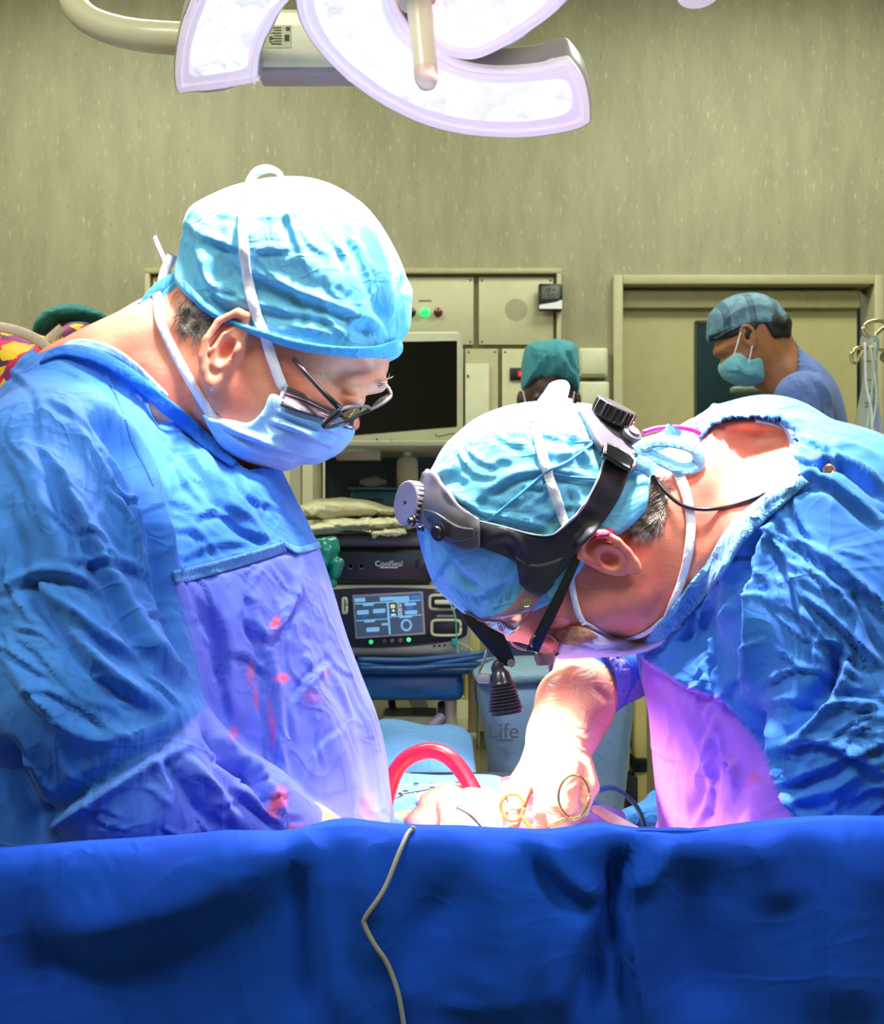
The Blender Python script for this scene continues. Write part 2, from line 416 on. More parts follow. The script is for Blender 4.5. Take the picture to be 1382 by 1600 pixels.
def plain(name,c,rough=.5,metal=0,emit=None,es=1,vary=.06,bump=.0,coat=0,sc_=30):
    n=N_(name); c=srgb(*c); d=tuple(x*(1-vary*2.2) for x in c[:3])+(1,)
    n.col(n.mix(n.ramp(n.noise(sc_),[(.35,0.),(.65,1.)]),d,c)); n.set(Roughness=rough,Metallic=metal)
    if coat: n.b.inputs['Coat Weight'].default_value=coat
    if emit: n.b.inputs['Emission Color'].default_value=srgb(*emit); n.b.inputs['Emission Strength'].default_value=es
    if bump: n.nrm(n.bump(n.noise(sc_*4),bump,.001))
    return n.m
def cloth(name,c,rot=(0,0,0),big=.5,fold=14,c2=None,sheen=.3,rough=.75,weave=900,stain=False,panel=None,dist=.006):
    n=N_(name); c=srgb(*c); d=srgb(*c2) if c2 else tuple(x*.86 for x in c[:3])+(1,)
    base=n.mix(n.ramp(n.noise(6,3),[(.35,0.),(.65,1.)]),d,c)
    if panel:
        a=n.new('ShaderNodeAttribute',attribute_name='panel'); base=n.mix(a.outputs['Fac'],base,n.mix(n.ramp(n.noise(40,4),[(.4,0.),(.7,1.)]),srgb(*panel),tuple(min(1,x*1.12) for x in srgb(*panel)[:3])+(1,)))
    if stain:
        a=n.new('ShaderNodeAttribute',attribute_name='stain'); m=n.new('ShaderNodeMath',operation='MULTIPLY'); n.l.new(a.outputs['Fac'],m.inputs[0]); n.l.new(n.ramp(n.noise(70,4),[(.3,0.),(.5,1.)]),m.inputs[1])
        base=n.mix(m.outputs[0],base,srgb(225,80,95))
    n.col(base); n.set(Roughness=rough); n.b.inputs['Sheen Weight'].default_value=sheen*.3; n.b.inputs['Specular IOR Level'].default_value=.25
    x=n.bump(n.noise(weave,1),.15,.0006)
    # soft creases: folded noise bands
    nz=n.noise(fold,3,(1,1,.35),rot,1.2,.55); r=n.ramp(nz,[(.36,0.),(.47,.75),(.5,1.),(.53,.75),(.64,0.)]); x=n.bump(r,big,dist,x)
    nz2=n.noise(fold*2.6,2,(.5,1,1),rot,.8); r2=n.ramp(nz2,[(.42,0.),(.5,1.),(.58,0.)]); x=n.bump(r2,big*.5,dist*.4,x)
    n.nrm(x); return n.m
# ------------------------------------------------------------ materials of the room
def wallmat():
    n=N_('speckled_vinyl_wall'); a=n.noise(9,4,(2.2,1,.5)); b=n.noise(70,3,(1.6,1,.35))
    c=n.mix(n.ramp(a,[(.35,0.),(.65,1.)]),srgb(143,138,104),srgb(155,149,114)); c=n.mix(n.ramp(b,[(.60,0.),(.72,.8)]),c,srgb(182,176,144)); c=n.mix(n.ramp(b,[(.26,.8),(.36,0.)]),c,srgb(120,112,86))
    n.col(c); n.set(Roughness=.62); n.nrm(n.bump(b,.1,.001)); return n.m
WALL=wallmat(); CREAM=plain('cream_enamel',(190,185,142),.4,vary=.03); CREAM2=plain('pale_cream_metal',(196,191,150),.35,vary=.03)
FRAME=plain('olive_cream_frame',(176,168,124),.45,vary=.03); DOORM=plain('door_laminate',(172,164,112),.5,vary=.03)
FLOORM=plain('grey_vinyl_floor',(150,148,128),.35,vary=.08); CEILM=plain('white_ceiling',(225,225,212),.7,vary=.02)
DARK=plain('black_plastic',(14,15,18),.35,vary=.1); DARK2=plain('charcoal_plastic',(44,44,52),.4,vary=.1); CHROME=plain('brushed_steel',(200,198,190),.22,1,vary=.03)
BEIGE=plain('beige_plastic',(205,203,165),.4,vary=.03); WHITE=plain('white_plastic',(228,228,222),.4,vary=.02); SHADOW=plain('dark_seam',(60,58,40),.7)  # last one: dark olive tone for baseboard, window bead and caption strip
TEALG=plain('teal_glass_wall',(52,80,78),.7); BLUEB=plain('blue_bin_plastic',(20,84,140),.35,vary=.04); BLUED=plain('deep_blue_drape_plastic',(18,70,118),.4)
YELP=plain('cream_yellow_post',(208,190,118),.4,vary=.03)
def struct(o): o['kind']='structure'; return o
# ------------------------------------------------------------ room shell
WY=3.7
dx0=P(957,0,WY).x; dx1=P(1377,0,WY).x; dtop=P(0,432,WY).z
bm=box_bm((-2.6,WY,0),(dx0,WY+.12,3.3)); box_bm((dx1,WY,0),(2.6,WY+.12,3.3),bm=bm); box_bm((dx0,WY,dtop),(dx1,WY+.12,3.3),bm=bm)
struct(from_bm('wall_back',bm,WALL,None,False))
struct(box('wall_left',(-2.72,-1.6,0),(-2.6,WY+.12,3.3),WALL,bev=0)); struct(box('wall_right',(2.6,-1.6,0),(2.72,WY+.12,3.3),WALL,bev=0))
struct(box('wall_front',(-2.6,-1.72,0),(2.6,-1.6,3.3),WALL,bev=0))
struct(box('floor',(-2.72,-1.72,-.1),(2.72,5.2,0),FLOORM,bev=0)); struct(box('ceiling',(-2.72,-1.72,3.3),(2.72,WY+.12,3.4),CEILM,bev=0))
struct(box('baseboard_back',(-2.6,WY-.015,0),(dx0-.01,WY,.1),SHADOW,bev=.003))
# room beyond the door window
bm=box_bm((dx0-.3,5.0,0),(dx1+.3,5.1,3.3)); box_bm((dx0-.4,WY+.12,0),(dx0-.3,5.1,3.3),bm=bm); box_bm((dx1+.3,WY+.12,0),(dx1+.4,5.1,3.3),bm=bm); box_bm((dx0-.3,WY+.12,2.6),(dx1+.3,5.1,2.7),bm=bm)
struct(from_bm('wall_corridor',bm,TEALG,None,False))
light('corridor_lamp','AREA',((dx0+dx1)/2,4.4,2.55),5,(.9,1,.95),size=.5)
# door with frame, leaf, pane
door=empty('door_1',((dx0+dx1)/2,WY,0),None,None); struct(door)
fw=P(972,0,WY).x-dx0
bm=box_bm((dx0,WY-.03,0),(dx0+fw,WY+.1,dtop),.004); box_bm((dx1-fw,WY-.03,0),(dx1,WY+.1,dtop),.004,bm=bm); box_bm((dx0+fw,WY-.03,dtop-fw),(dx1-fw,WY+.1,dtop),.004,bm=bm)
from_bm('door_frame',bm,FRAME,door)
lx0,lx1,lz1=dx0+fw,dx1-fw-.03,dtop-fw-.01; wx0=P(1087,0,WY+.05).x; wx1=P(1235,0,WY+.05).x; wz1=P(0,503,WY+.05).z; wz0=P(0,760,WY+.05).z
bm=box_bm((lx0,WY+.05,0),(wx0,WY+.09,lz1)); box_bm((wx1,WY+.05,0),(lx1,WY+.09,lz1),bm=bm); box_bm((wx0,WY+.05,wz1),(wx1,WY+.09,lz1),bm=bm); box_bm((wx0,WY+.05,0),(wx1,WY+.09,wz0),bm=bm)
from_bm('door_leaf',bm,DOORM,door,False)
box('header_shade_strip',(lx0,WY+.02,P(0,479,WY).z),(lx1,WY+.05,lz1),plain('header_shade_tone',(160,152,104),.5),door,.002)  # darker strip standing for the shade under the door header
n=N_('window_glass'); n.set(Roughness=.05,Transmission_Weight=1.0,IOR=1.1); n.col((.8,.95,.92,1)); GLASS=n.m
box('window_pane',(wx0,WY+.068,wz0),(wx1,WY+.072,wz1),GLASS,door,0)
from_bm('window_bead',box_bm((wx0-.004,WY+.045,wz0),(wx0+.004,WY+.05,wz1),bm=box_bm((wx0,WY+.045,wz1-.004),(wx1,WY+.05,wz1+.004))),SHADOW,door,False)
t=empty('stretcher_bed',(P(1150,0,4.6).x,4.6,0),'blue covered trolley bed seen through the door window','bed')
bm=box_bm((P(1080,0,4.6).x,4.4,.5),(P(1300,0,4.6).x,4.9,P(0,655,4.6).z),.06,4); from_bm('blue_cover',bm,cloth('trolley_cover',(40,96,150)),t)
box('bed_base',(P(1100,0,4.6).x,4.45,0),(P(1280,0,4.6).x,4.85,.5),CREAM,t)
tag(from_bm('light_strip',box_bm(P(1142,612,4.4)-Vector((0,.03,.02)),P(1192,612,4.4)+Vector((0,.03,.02)),.015,3),BEIGE,t))  # pale bar above the bed, standing for a white light strip
# ceiling panels
for i,(x,y) in enumerate(CEIL):
    t=empty('ceiling_light',(x,y,3.3),['recessed ceiling light panel at the back left','recessed ceiling light panel at the back right','recessed ceiling light panel at the front left','recessed ceiling light panel at the front right'][i],'ceiling light','ceiling light panels')
    box('diffuser',(x-.6,y-.3,3.27),(x+.6,y+.3,3.285),plain('panel_diffuser',(240,240,225),.5,emit=(255,252,230),es=1.5),t,0)
    box('panel_frame',(x-.63,y-.33,3.285),(x+.63,y+.33,3.3),WHITE,t)
# ------------------------------------------------------------ service panel on the wall
sp=empty('wall_service_panel',P(560,1050,WY),'cream metal service panel with indicator buttons and speaker holes on the back wall','wall panel')
def sx(x): return P(x,0,WY).x
def sz(y): return P(0,y,WY).z
bm=box_bm((sx(232),WY-.05,sz(432)),(sx(875),WY-.001,sz(424)),.002); box_bm((sx(868),WY-.05,sz(1150)),(sx(875),WY-.001,sz(432)),.002,bm=bm); box_bm((sx(232),WY-.05,sz(1150)),(sx(240),WY-.001,sz(432)),.002,bm=bm)
from_bm('panel_frame',bm,FRAME,sp)
box('back_plate',(sx(240),WY-.02,sz(1150)),(sx(868),WY-.001,sz(432)),plain('panel_gap',(120,114,74),.6),sp,0)
pl=[(243,436,740,541),(748,436,864,541),(243,547,724,1140),(727,547,778,1140),(784,547,864,1140)]
scr=[]
for i,(a,b,c,d) in enumerate(pl):
    o=box('cover_plate',(sx(a),WY-.032,sz(d)),(sx(c),WY-.02,sz(b)),CREAM2 if i!=3 else FRAME,sp,.003)
    V=[]
    for (x,y) in ((a+5,b+5),(c-5,b+5),(a+5,min(d,700)-5),(c-5,min(d,700)-5)): V.append(lathe_vf([(0.0001,.0025),(.003,.002),(.004,0)],(sx(x),WY-.032,sz(y)),(0,-1,0),10))
    mesh('screw',*join_vf(V),plain('screw_steel',(120,114,90),.4,.6),o)
box('locker_door',(sx(727),WY-.045,sz(900)),(sx(764),WY-.032,sz(571)),BEIGE,sp,.003)
lathe('keyhole',[(.004,0),(.004,.004),(.0001,.005)],(sx(731),WY-.045,sz(590)),(0,-1,0),DARK2,sp,12)
for x,c,em,nm in ((644,(40,38,36),None,'black push button'),(665,(20,200,90),(30,255,110),'lit green push button'),(685,(110,25,18),None,'dark red push button')):
    o=lathe('push_button',[(.015,0),(.015,.006),(.012,.006),(.012,.014),(.006,.017),(.0001,.018)],(sx(x),WY-.032,sz(491)),(0,-1,0),plain('button_%d'%x,c,.3,emit=em,es=1.6 if em else 0,coat=.4),sp,20); o['label']=nm
V=[]
for r in range(1,9):
    for k in range(r*5): a=2*PI*k/(r*5); V.append(lathe_vf([(.0018,0),(.0018,.0008)],(sx(806)+math.cos(a)*r*.0045,WY-.032,sz(487)+math.sin(a)*r*.0045),(0,-1,0),6))
mesh('speaker_holes',*join_vf(V),plain('speaker_hole_shadow',(128,120,84),.7),sp,False)
box('display_window',(sx(796),WY-.04,sz(596)),(sx(820),WY-.032,sz(577)),DARK,sp,.002)
box('display_digit',(sx(809),WY-.0415,sz(590)),(sx(814),WY-.040,sz(583)),plain('red_digit',(200,20,20),.4,emit=(255,30,20),es=1.5),sp,0)
for (a,b,c,d,t_) in ((655,472,675,474,0),): box('caption_strip',(sx(a),WY-.0325,sz(d)),(sx(c),WY-.032,sz(b)),SHADOW,sp,0)
th=empty('thermo_hygrometer',P(858,492,WY-.05),'small black and white digital thermo hygrometer mounted on the panel edge','thermometer')
box('case',(sx(839),WY-.075,sz(491)),(sx(876),WY-.05,sz(450)),DARK,th,.005); box('lcd',(sx(844),WY-.077,sz(474)),(sx(871),WY-.0745,sz(454)),plain('lcd_grey',(92,100,84),.3),th,.001)
text('reading','23.4\n5 1',(sx(857),WY-.0775,sz(464)),.017,DARK,th)
plate('white_lower_face',[(sx(840),WY-.076,sz(489)),(sx(875),WY-.076,sz(489)),(sx(875),WY-.076,sz(475)),(sx(864),WY-.076,sz(479)),(sx(840),WY-.076,sz(483))],(0,1,0),.001,WHITE,th,0)
for i,(a,b,c,d) in enumerate(((903,546,948,591),(903,598,950,655))):
    t=empty('wall_socket_box',P(926,d,WY),['upper blank white wall box beside the door frame','lower blank white wall box beside the door frame'][i],'wall box','white wall boxes')
    box('box_body',(sx(a),WY-.04,sz(d)),(sx(c),WY-.001,sz(b)),BEIGE,t,.008); box('cover',(sx(a)+.008,WY-.045,sz(d)+.008),(sx(c)-.008,WY-.04,sz(b)-.008),BEIGE,t,.003)
# ------------------------------------------------------------ equipment tower
TY=2.25
tw=empty('equipment_tower',P(600,0,TY+.2).xy.to_3d(),'cream equipment trolley carrying the generators behind the two surgeons','trolley')
tw.location.z=0
def tz(y,Y=TY): return P(0,y,Y).z
def tx(x,Y=TY): return P(x,0,Y).x
for x,y0 in ((458,688),(742,686)):
    for Y in (TY+.05,TY+.45):
        box('post',(tx(x)-.012,Y-.012,.08),(tx(x)+.012,Y+.012,tz(y0)),YELP if x>700 else CREAM,tw,.004)
for y in (688,1031,1150):
    box('shelf',(tx(455),TY-.0,tz(y)-.012),(tx(746),TY+.5,tz(y)),CREAM if y!=1031 else BLUED,tw,.004)
n=N_('perforated_dark_panel'); v=n.new('ShaderNodeTexVoronoi'); v.inputs['Scale'].default_value=90; v.inputs['Randomness'].default_value=0; n.l.new(n.coord(),v.inputs[0])
n.col(n.mix(n.ramp(v.outputs[0],[(.25,0.),(.35,1.)]),srgb(18,25,22),srgb(44,52,44))); 
box('rear_panel',(tx(470),TY+.47,tz(905)),(tx(735),TY+.48,tz(690)),n.m,tw,0)
for x in (462,742):
    for Y in (TY+.05,TY+.45): lathe('castor',[(.035,-.012),(.04,-.008),(.04,.008),(.035,.012)],(tx(x),Y,.041),(1,0,0),DARK,tw,20)
# monitor
mo=empty('monitor',P(560,706,2.42),'white framed flat monitor with a black switched off screen on the equipment trolley','monitor')
A,B,C_,D=P(395,520,2.30),P(725,517,2.42),P(725,690,2.42),P(395,722,2.30)
def bil(u,v): return (A*(1-u)+B*u)*(1-v)+(D*(1-u)+C_*u)*v
nm=(B-A).cross(D-A).normalized(); nm=nm if nm.y>0 else -nm
def rrect(u0,v0,u1,v1,r,ar):
    o=[]
    for (cx_,cy_,a0) in ((u1-r,v0+r*ar,-90),(u1-r,v1-r*ar,0),(u0+r,v1-r*ar,90),(u0+r,v0+r*ar,180)):
        for k in range(5): a=math.radians(a0+22.5*k); o.append((cx_+r*math.cos(a),cy_+r*ar*math.sin(a)))
    return o
plate('housing',[bil(u,v) for u,v in rrect(0,0,1,1,.035,1.8)],nm,.05,BEIGE,mo,.006,.96)
plate('screen',[bil(u,v)-nm*.002 for u,v in rrect(.06,.09,.965,.86,.004,1.8)],nm,.002,plain('black_glass',(2,3,7),.12,vary=0,coat=.0),mo,0)
box('stand',P(560,712,2.44)-Vector((.05,0,.01)),P(560,640,2.44)+Vector((.05,.04,0)),CREAM,mo)
o=plate('badge',[bil(u,v)-nm*.001 for u,v in ((.47,.915),(.52,.915),(.52,.945),(.47,.945))],nm,.001,plain('badge_grey',(140,138,108),.5),mo,0)
rm=math.atan2((B-A).y,(B-A).x)
text('lettering','ƒ ~ ~',bil(.60,.93)-nm*.002,.022,plain('ink_grey',(96,94,76),.6),mo,(PI/2,0,rm)) if False else None
tube('logo_swoosh',[bil(.565,.94)-nm*.002,bil(.575,.905)-nm*.002,bil(.585,.935)-nm*.002,bil(.62,.94)-nm*.002,bil(.65,.925)-nm*.002],.0012,plain('ink_grey',(86,84,70),.6),mo,res=6)
tube('logo_swoosh',[bil(.86,.905)-nm*.002,bil(.87,.93)-nm*.002,bil(.95,.915)-nm*.002],.001,plain('ink_grey2',(110,108,90),.6),mo,res=6)
# things on the upper shelf
bt=empty('bottle',P(637,762,2.5),'cream plastic bottle with a narrow cap under the monitor','bottle')
lathe('bottle_body',[(.001,0),(.022,0),(.0245,.004),(.0245,.080),(.02,.088),(.0095,.092),(.0095,.094)],P(637,775,2.5),(0,0,1),BEIGE,bt,24)
lathe('bottle_cap',[(.0095,.094),(.0095,.106),(.001,.107)],P(637,775,2.5),(0,0,1),WHITE,bt,16)
lathe('bottle_label',[(.0247,.02),(.0247,.058)],P(637,775,2.5),(0,0,1),plain('bottle_label_paper',(214,208,160),.6),bt,24)
bk=empty('teal_basket',P(595,792,2.52),'teal plastic basket on the shelf under the monitor','basket')
Y=2.48; box('basket_body',(tx(548,Y),Y,tz(805,Y)),(tx(628,Y),Y+.1,tz(766,Y)),plain('teal_plastic',(40,96,92),.4),bk,.01); box('basket_rim',(tx(545,Y),Y-.004,tz(766,Y)),(tx(631,Y),Y+.104,tz(761,Y)),plain('teal_plastic_rim',(58,118,112),.4),bk,.003)
box('handle_slot',(tx(575,Y),Y-.003,tz(783,Y)),(tx(600,Y),Y+.001,tz(778,Y)),DARK2,bk,.002)
tag(organic('folded_pouch',lambda p:ell(p,P(583,754,2.5),(.032,.03,.014))+vnoise(p,np.float32(60))*.003,P(583,754,2.5)-Vector((.06,.05,.04)),P(583,754,2.5)+Vector((.06,.05,.04)),.003,plain('grey_pouch',(130,130,120),.5),None),'grey folded pouch lying on top of the teal basket','pouch')
tag(tube('black_cable',[P(560,700,2.5),P(585,712,2.5),P(612,722,2.5),P(650,720,2.5),P(676,740,2.5)],.0025,DARK),'black cable hanging in front of the dark rear panel under the monitor','cable')
# wrapped gauze packs
PAPER=cloth('waxed_paper',(226,218,170),big=.5,fold=30,dist=.004)
def pack(label,px,Y,H,seed,rim=.02):
    pl_=Pillow(px,Y,H,rim,3); q=[P(a,b,Y) for a,b in px]
    lo=(min(v.x for v in q)-.02,Y-H-.02,min(v.z for v in q)-.02); hi=(max(v.x for v in q)+.02,Y+H+.02,max(v.z for v in q)+.02)
    o=organic('gauze_pack',pl_,lo,hi,.0035,PAPER,None,noise=[((18,18,60),.005)],st=rstrokes(seed,px,5,14,60,2.2,.003,12),relax=1)
    return tag(o,label,'gauze pack','wrapped gauze packs on the generators')
pack('puffy cream wrapped gauze pack, topmost of the pile on the black generator',[(466,800),(480,783),(520,778),(560,779),(600,788),(635,795),(640,806),(600,808),(540,812),(500,814),(470,812)],2.3,.09,1)
pack('flat cream wrapped pack under the puffy one, folded edge to the right',[(480,822),(520,812),(600,808),(650,806),(652,822),(600,828),(540,830),(495,836)],2.27,.1,2)
pack('small cream wrapped strip hanging over the front edge of the black generator',[(560,828),(600,826),(630,824),(633,836),(600,838),(582,842),(580,834)],2.19,.02,3,.008)
# black generator
g=empty('black_generator',P(600,912,TY+.02),'black energy generator with white lettering, above the screen generator','generator')
bm=box_bm((tx(428),TY,tz(914)),(tx(676),TY+.34,tz(856)),.012,3); from_bm('front_body',bm,DARK,g,True,40)
from_bm('top_cover',box_bm((tx(432),TY+.012,tz(857)),(tx(672),TY+.34,tz(836)),.014,4),plain('grey_cover',(94,92,96),.35),g,True,40)
text('lettering','CoolSeal',(tx(608),TY-.0008,tz(881)),.016,WHITE,g); box('lettering_underline',(tx(594),TY-.001,tz(887.5)),(tx(622),TY,tz(886)),WHITE,g,0)
for x in (548,565): lathe('socket',[(.004,0),(.006,.001),(.006,0)],(tx(x),TY,tz(885)),(0,-1,0),DARK2,g,12)
lathe('power_knob',[(.011,0),(.011,.006),(.008,.008),(.001,.008)],(tx(658),TY,tz(882)),(0,-1,0),DARK2,g,20)
# screen generator
g=empty('electrosurgical_generator',P(600,1030,TY-.02),'silver electrosurgical generator with a lit touch screen and sockets','generator')
Y=TY-.03; GREY=plain('silver_case',(176,174,160),.35,.2,vary=.04)
from_bm('case',box_bm((tx(420,Y),Y,tz(1028,Y)),(tx(735,Y),Y+.36,tz(916,Y)),.02,4),GREY,g,True,40)
fp=[(423,930),(520,921),(600,918),(690,921),(722,930),(729,960),(731,985),(724,996),(690,1004),(620,1011),(560,1012),(500,1008),(423,998)]
plate('black_fascia',[P(a,b,Y-.002) for a,b in [tuple(v) for v in cat(fp,5,True)]],(0,1,0),.004,plain('fascia',(30,30,34),.35),g,.001)
plate('screen_bezel',[P(a,b,Y-.005) for a,b in ((551,930),(661,924),(665,991),(556,998))],(0,1,0),.004,plain('bezel_silver',(170,170,160),.3,.5),g,.001)
def sq(u,v): # screen mapping
    a=(1-u)*(1-v),u*(1-v),u*v,(1-u)*v; c=((554,933),(658,927),(662,988),(559,995)); return sum(a[i]*c[i][0] for i in range(4)),sum(a[i]*c[i][1] for i in range(4))
def scrn(name,u0,v0,u1,v1,m,dz=0,par=None,r=0):
    pts=[(u0,v0),(u1,v0),(u1,v1),(u0,v1)] if not r else rrect(u0,v0,u1,v1,r,1.7)
    return plate(name,[P(*sq(u,v),Y-.0065-dz) for u,v in pts],(0,1,0),.0008,m,par,0)
so=scrn('touch_screen',0,0,1,1,plain('screen_slate',(40,52,66),.2,emit=(70,92,110),es=.55),0,g)
LB=plain('screen_light_blue',(60,110,150),.3,emit=(130,190,230),es=.75); LW=plain('screen_white',(180,190,190),.3,emit=(215,230,235),es=.85); LN=plain('screen_blue',(40,90,150),.3,emit=(40,100,180),es=.8); LY=plain('screen_yellow',(160,160,90),.3,emit=(210,205,120),es=.8)
for k,(a,b,c,d,m) in enumerate([(0,.03,.16,.13,LB),(.38,.04,.58,.14,LB),(.58,.05,.82,.17,LB),(.84,.04,.99,.14,LN),(0,.16,.99,.19,LB),(.475,.19,.505,1,LB),(0,.585,.475,.61,LB),(.505,.54,.99,.565,LB),(.38,.70,.47,.76,LB),(.62,.155,.8,.215,LB),(.12,.19,.28,.24,LB),(.12,.61,.28,.655,LB),(.65,.565,.85,.60,LB)]): scrn('screen_bar',a,b,c,d,m,.0012,so)
for a,b,c,d,m in [(.02,.34,.2,.45,LB),(.26,.33,.45,.44,LB),(.06,.49,.18,.53,LN),(.30,.48,.42,.52,LN),(.14,.79,.34,.90,LB),(.74,.42,.93,.52,LB),(.53,.24,.6,.34,LY),(.74,.22,.92,.30,LB),(.77,.31,.87,.40,LN),(.53,.49,.60,.52,LW),(.55,.37,.59,.43,LW)]: scrn('screen_button',a,b,c,d,m,.0018,so,.02)
for s,v in (('25',.285),('30',.395),('35',.5)): q=sq(.665,v); text('screen_number',s,P(q[0],q[1],Y-.009),.0098,LW,so)
q=sq(.75,.79); c=P(q[0],q[1],Y-.009); tube('dial_ring',[c+Vector((math.cos(a)*.0095,0,math.sin(a)*.0105)) for a in np.linspace(0,2*PI,25)],.0022,LB,so,6,0)
for x,c,em in ((580,(30,200,110),(40,230,120)),(601,(70,68,70),None),(613,(110,108,110),None),(626,(120,110,112),None),(639,(60,220,130),(90,255,150))):
    lathe('panel_button',[(.0045,0),(.0045,.0015),(.0001,.002)],P(x,1003-(x-580)*.06,Y-.003),(0,-1,0),plain('pb%d'%x,c,.4,emit=em,es=.9 if em else 0),g,14)
for (a,b,c,d,sl) in ((672,930,712,952,True),(675,969,720,993,False),(536,935,542,958,False)):
    cx_,cy_=(a+c)/2,(b+d)/2; tube('socket_rim',[P(x,y,Y-.005) for x,y in [(cx_+math.copysign(abs(math.cos(t))**.35,math.cos(t))*(c-a)/2,cy_+math.copysign(abs(math.sin(t))**.35,math.sin(t))*(d-b)/2) for t in np.linspace(0,2*PI,33)]],.0032,BEIGE,g,8,0)
    pbox('socket_well',a+2,b+3,c-2,d-3,Y-.0035,.003,plain('socket_black',(8,9,10),.4),g,.001)
    if a>600: pbox('caption_strip',a+8,b-8,c-8,b-5,Y-.0035,.002,plain('caption_grey',(150,150,140),.5),g,0)
tag(from_bm('plug',box_bm(P(679,945,Y-.03),P(710,937,Y-.004),.003,3),BEIGE,None,True,40),'cream plug pushed into the upper socket of the screen generator','plug')
tag(box('green_connector',P(706,1010,Y-.02),P(715,997,Y-.001),plain('teal_connector',(40,150,140),.4),None,.002),'small teal connector in the lower right corner of the generator','plug')
for j in range(3): pbox('usb_slot',677+j*8,1008-j*.6,681+j*8,1011-j*.6,Y-.001,.002,DARK,g,0)
TC=plain('thin_teal_cable',(90,170,160),.4); TC2=plain('thin_green_cable',(150,190,130),.4)
tag(tube('teal_cable',[P(704,943,Y-.03),P(712,965,Y-.04),P(714,1000,Y-.04),P(720,1030,Y-.05),P(748,1060,Y-.05),P(757,1100,Y-.05),P(758,1170,Y-.02)],.0016,TC),'thin pale teal cable looping down from the plugged socket','cable')
tag(tube('green_cable',[P(714,1003,Y-.03),P(733,1012,Y-.04),P(746,1030,Y-.04),P(752,1055,Y-.05),P(750,1075,Y-.05),P(748,1170,Y-.02)],.0013,TC2),'thin pale green cable running from the teal connector','cable')
# blue bin below
b_=empty('blue_tray',P(640,1095,TY-.05),'deep blue plastic bin hanging below the screen generator','bin')
Y=TY-.1; from_bm('bin_body',box_bm((tx(470,Y),Y,tz(1096,Y)),(tx(724,Y),Y+.25,tz(1052,Y)),.014,4),BLUEB,b_,True,40); from_bm('bin_rim',box_bm((tx(465,Y),Y-.02,tz(1052,Y)),(tx(733,Y),Y+.27,tz(1043,Y)),.004,2),BLUED,b_)
for k,(y,m) in enumerate(((1040,BLUEB),(1033,BLUED),(1046,BLUED))):
    tag(tube('blue_hose',[P(560,y-2,Y-.02),P(640,y-1,Y-.03-k*.01),P(700,y-6,Y-.03),P(748,y-14+k*3,Y-.02),P(775,y-20+k*6,Y+.05)],.006,m),['upper blue hose lying across the bin','dark middle hose lying across the bin','lowest dark blue hose lying across the bin'][k],'hose','blue hoses across the bin')
# struts and boxes below the bin
box('leg',(tx(692,2.2),2.2,.1),(tx(714,2.2),2.24,tz(1094,2.2)),CREAM2,tw,.004)
plate('brace',[P(638,1093,2.3),P(664,1093,2.3),P(690,1160,2.3),P(672,1160,2.3)],(0,1,0),.02,CREAM,tw,.002)
tag(from_bm('document_box',box_bm((tx(590,2.05),2.05,.6),(tx(682,2.05),2.3,tz(1142,2.05)),.005),plain('grey_cardboard',(150,146,124),.6),None),'flat grey box lying under the blue bin','box')
tag(tube('grey_hose',[P(612,1094,2.3),P(618,1120,2.28),P(640,1150,2.26),P(668,1150,2.2),P(688,1128,2.15),P(690,1100,2.2)],.008,DARK2),'dark grey hose looping under the blue bin','hose')
tag(tube('striped_hose',[P(664,1142,2.1),P(676,1135,2.08),P(690,1122,2.1)],.012,plain('mauve_striped_hose',(120,108,130),.4)),'short mauve hose end crossing the trolley leg','hose')
# ------------------------------------------------------------ surgical lamp
LN_=Vector((.0,-.5,-.866)); LO=P(655,5,1.45)
def LP(px,py,off=0.0):
    d=(P(px,py,1.0)-CAMP).normalized(); t=(LO+LN_*off-CAMP).dot(LN_)/d.dot(LN_); return CAMP+d*t
lamp=empty('surgical_lamp',LO+Vector((0,0,.15)),'large white ceiling surgical lamp with three lit pods and a tapered handle','lamp')
HOUS=plain('lamp_housing',(188,178,180),.35,vary=.02,coat=.3); HCREAM=plain('lamp_cream_housing',(212,204,150),.4,vary=.02)
def lens():
    n=N_('lit_lens_cells'); v=n.new('ShaderNodeTexVoronoi'); v.feature='SMOOTH_F1'; v.inputs['Scale'].default_value=34; n.l.new(n.coord(),v.inputs[0])
    z=n.noise(60,3,dist=2.0); e=n.ramp(z,[(.38,(.62,.50,.62,1)),(.43,(1,.86,.95,1)),(.52,(1,1,1,1))])
    n.col((.9,.85,.88,1)); n.set(Roughness=.25); n.l.new(e,n.b.inputs['Emission Color'])
    s=n.ramp(v.outputs[0],[(.0,1.0),(.35,1.),(.6,.5)]); mm_=n.new('ShaderNodeMath',operation='MULTIPLY'); n.l.new(s,mm_.inputs[0]); mm_.inputs[1].default_value=.98; n.l.new(mm_.outputs[0],n.b.inputs['Emission Strength'])
    n.nrm(n.bump(v.outputs[0],.6,.006)); return n.m
LENS=lens()
n=N_('pink_white_diffusing_cover'); n.col((.93,.80,.88,1)); n.set(Roughness=.18); n.b.inputs['Emission Color'].default_value=(1,.84,.93,1); n.b.inputs['Emission Strength'].default_value=.30; RIM=n.m
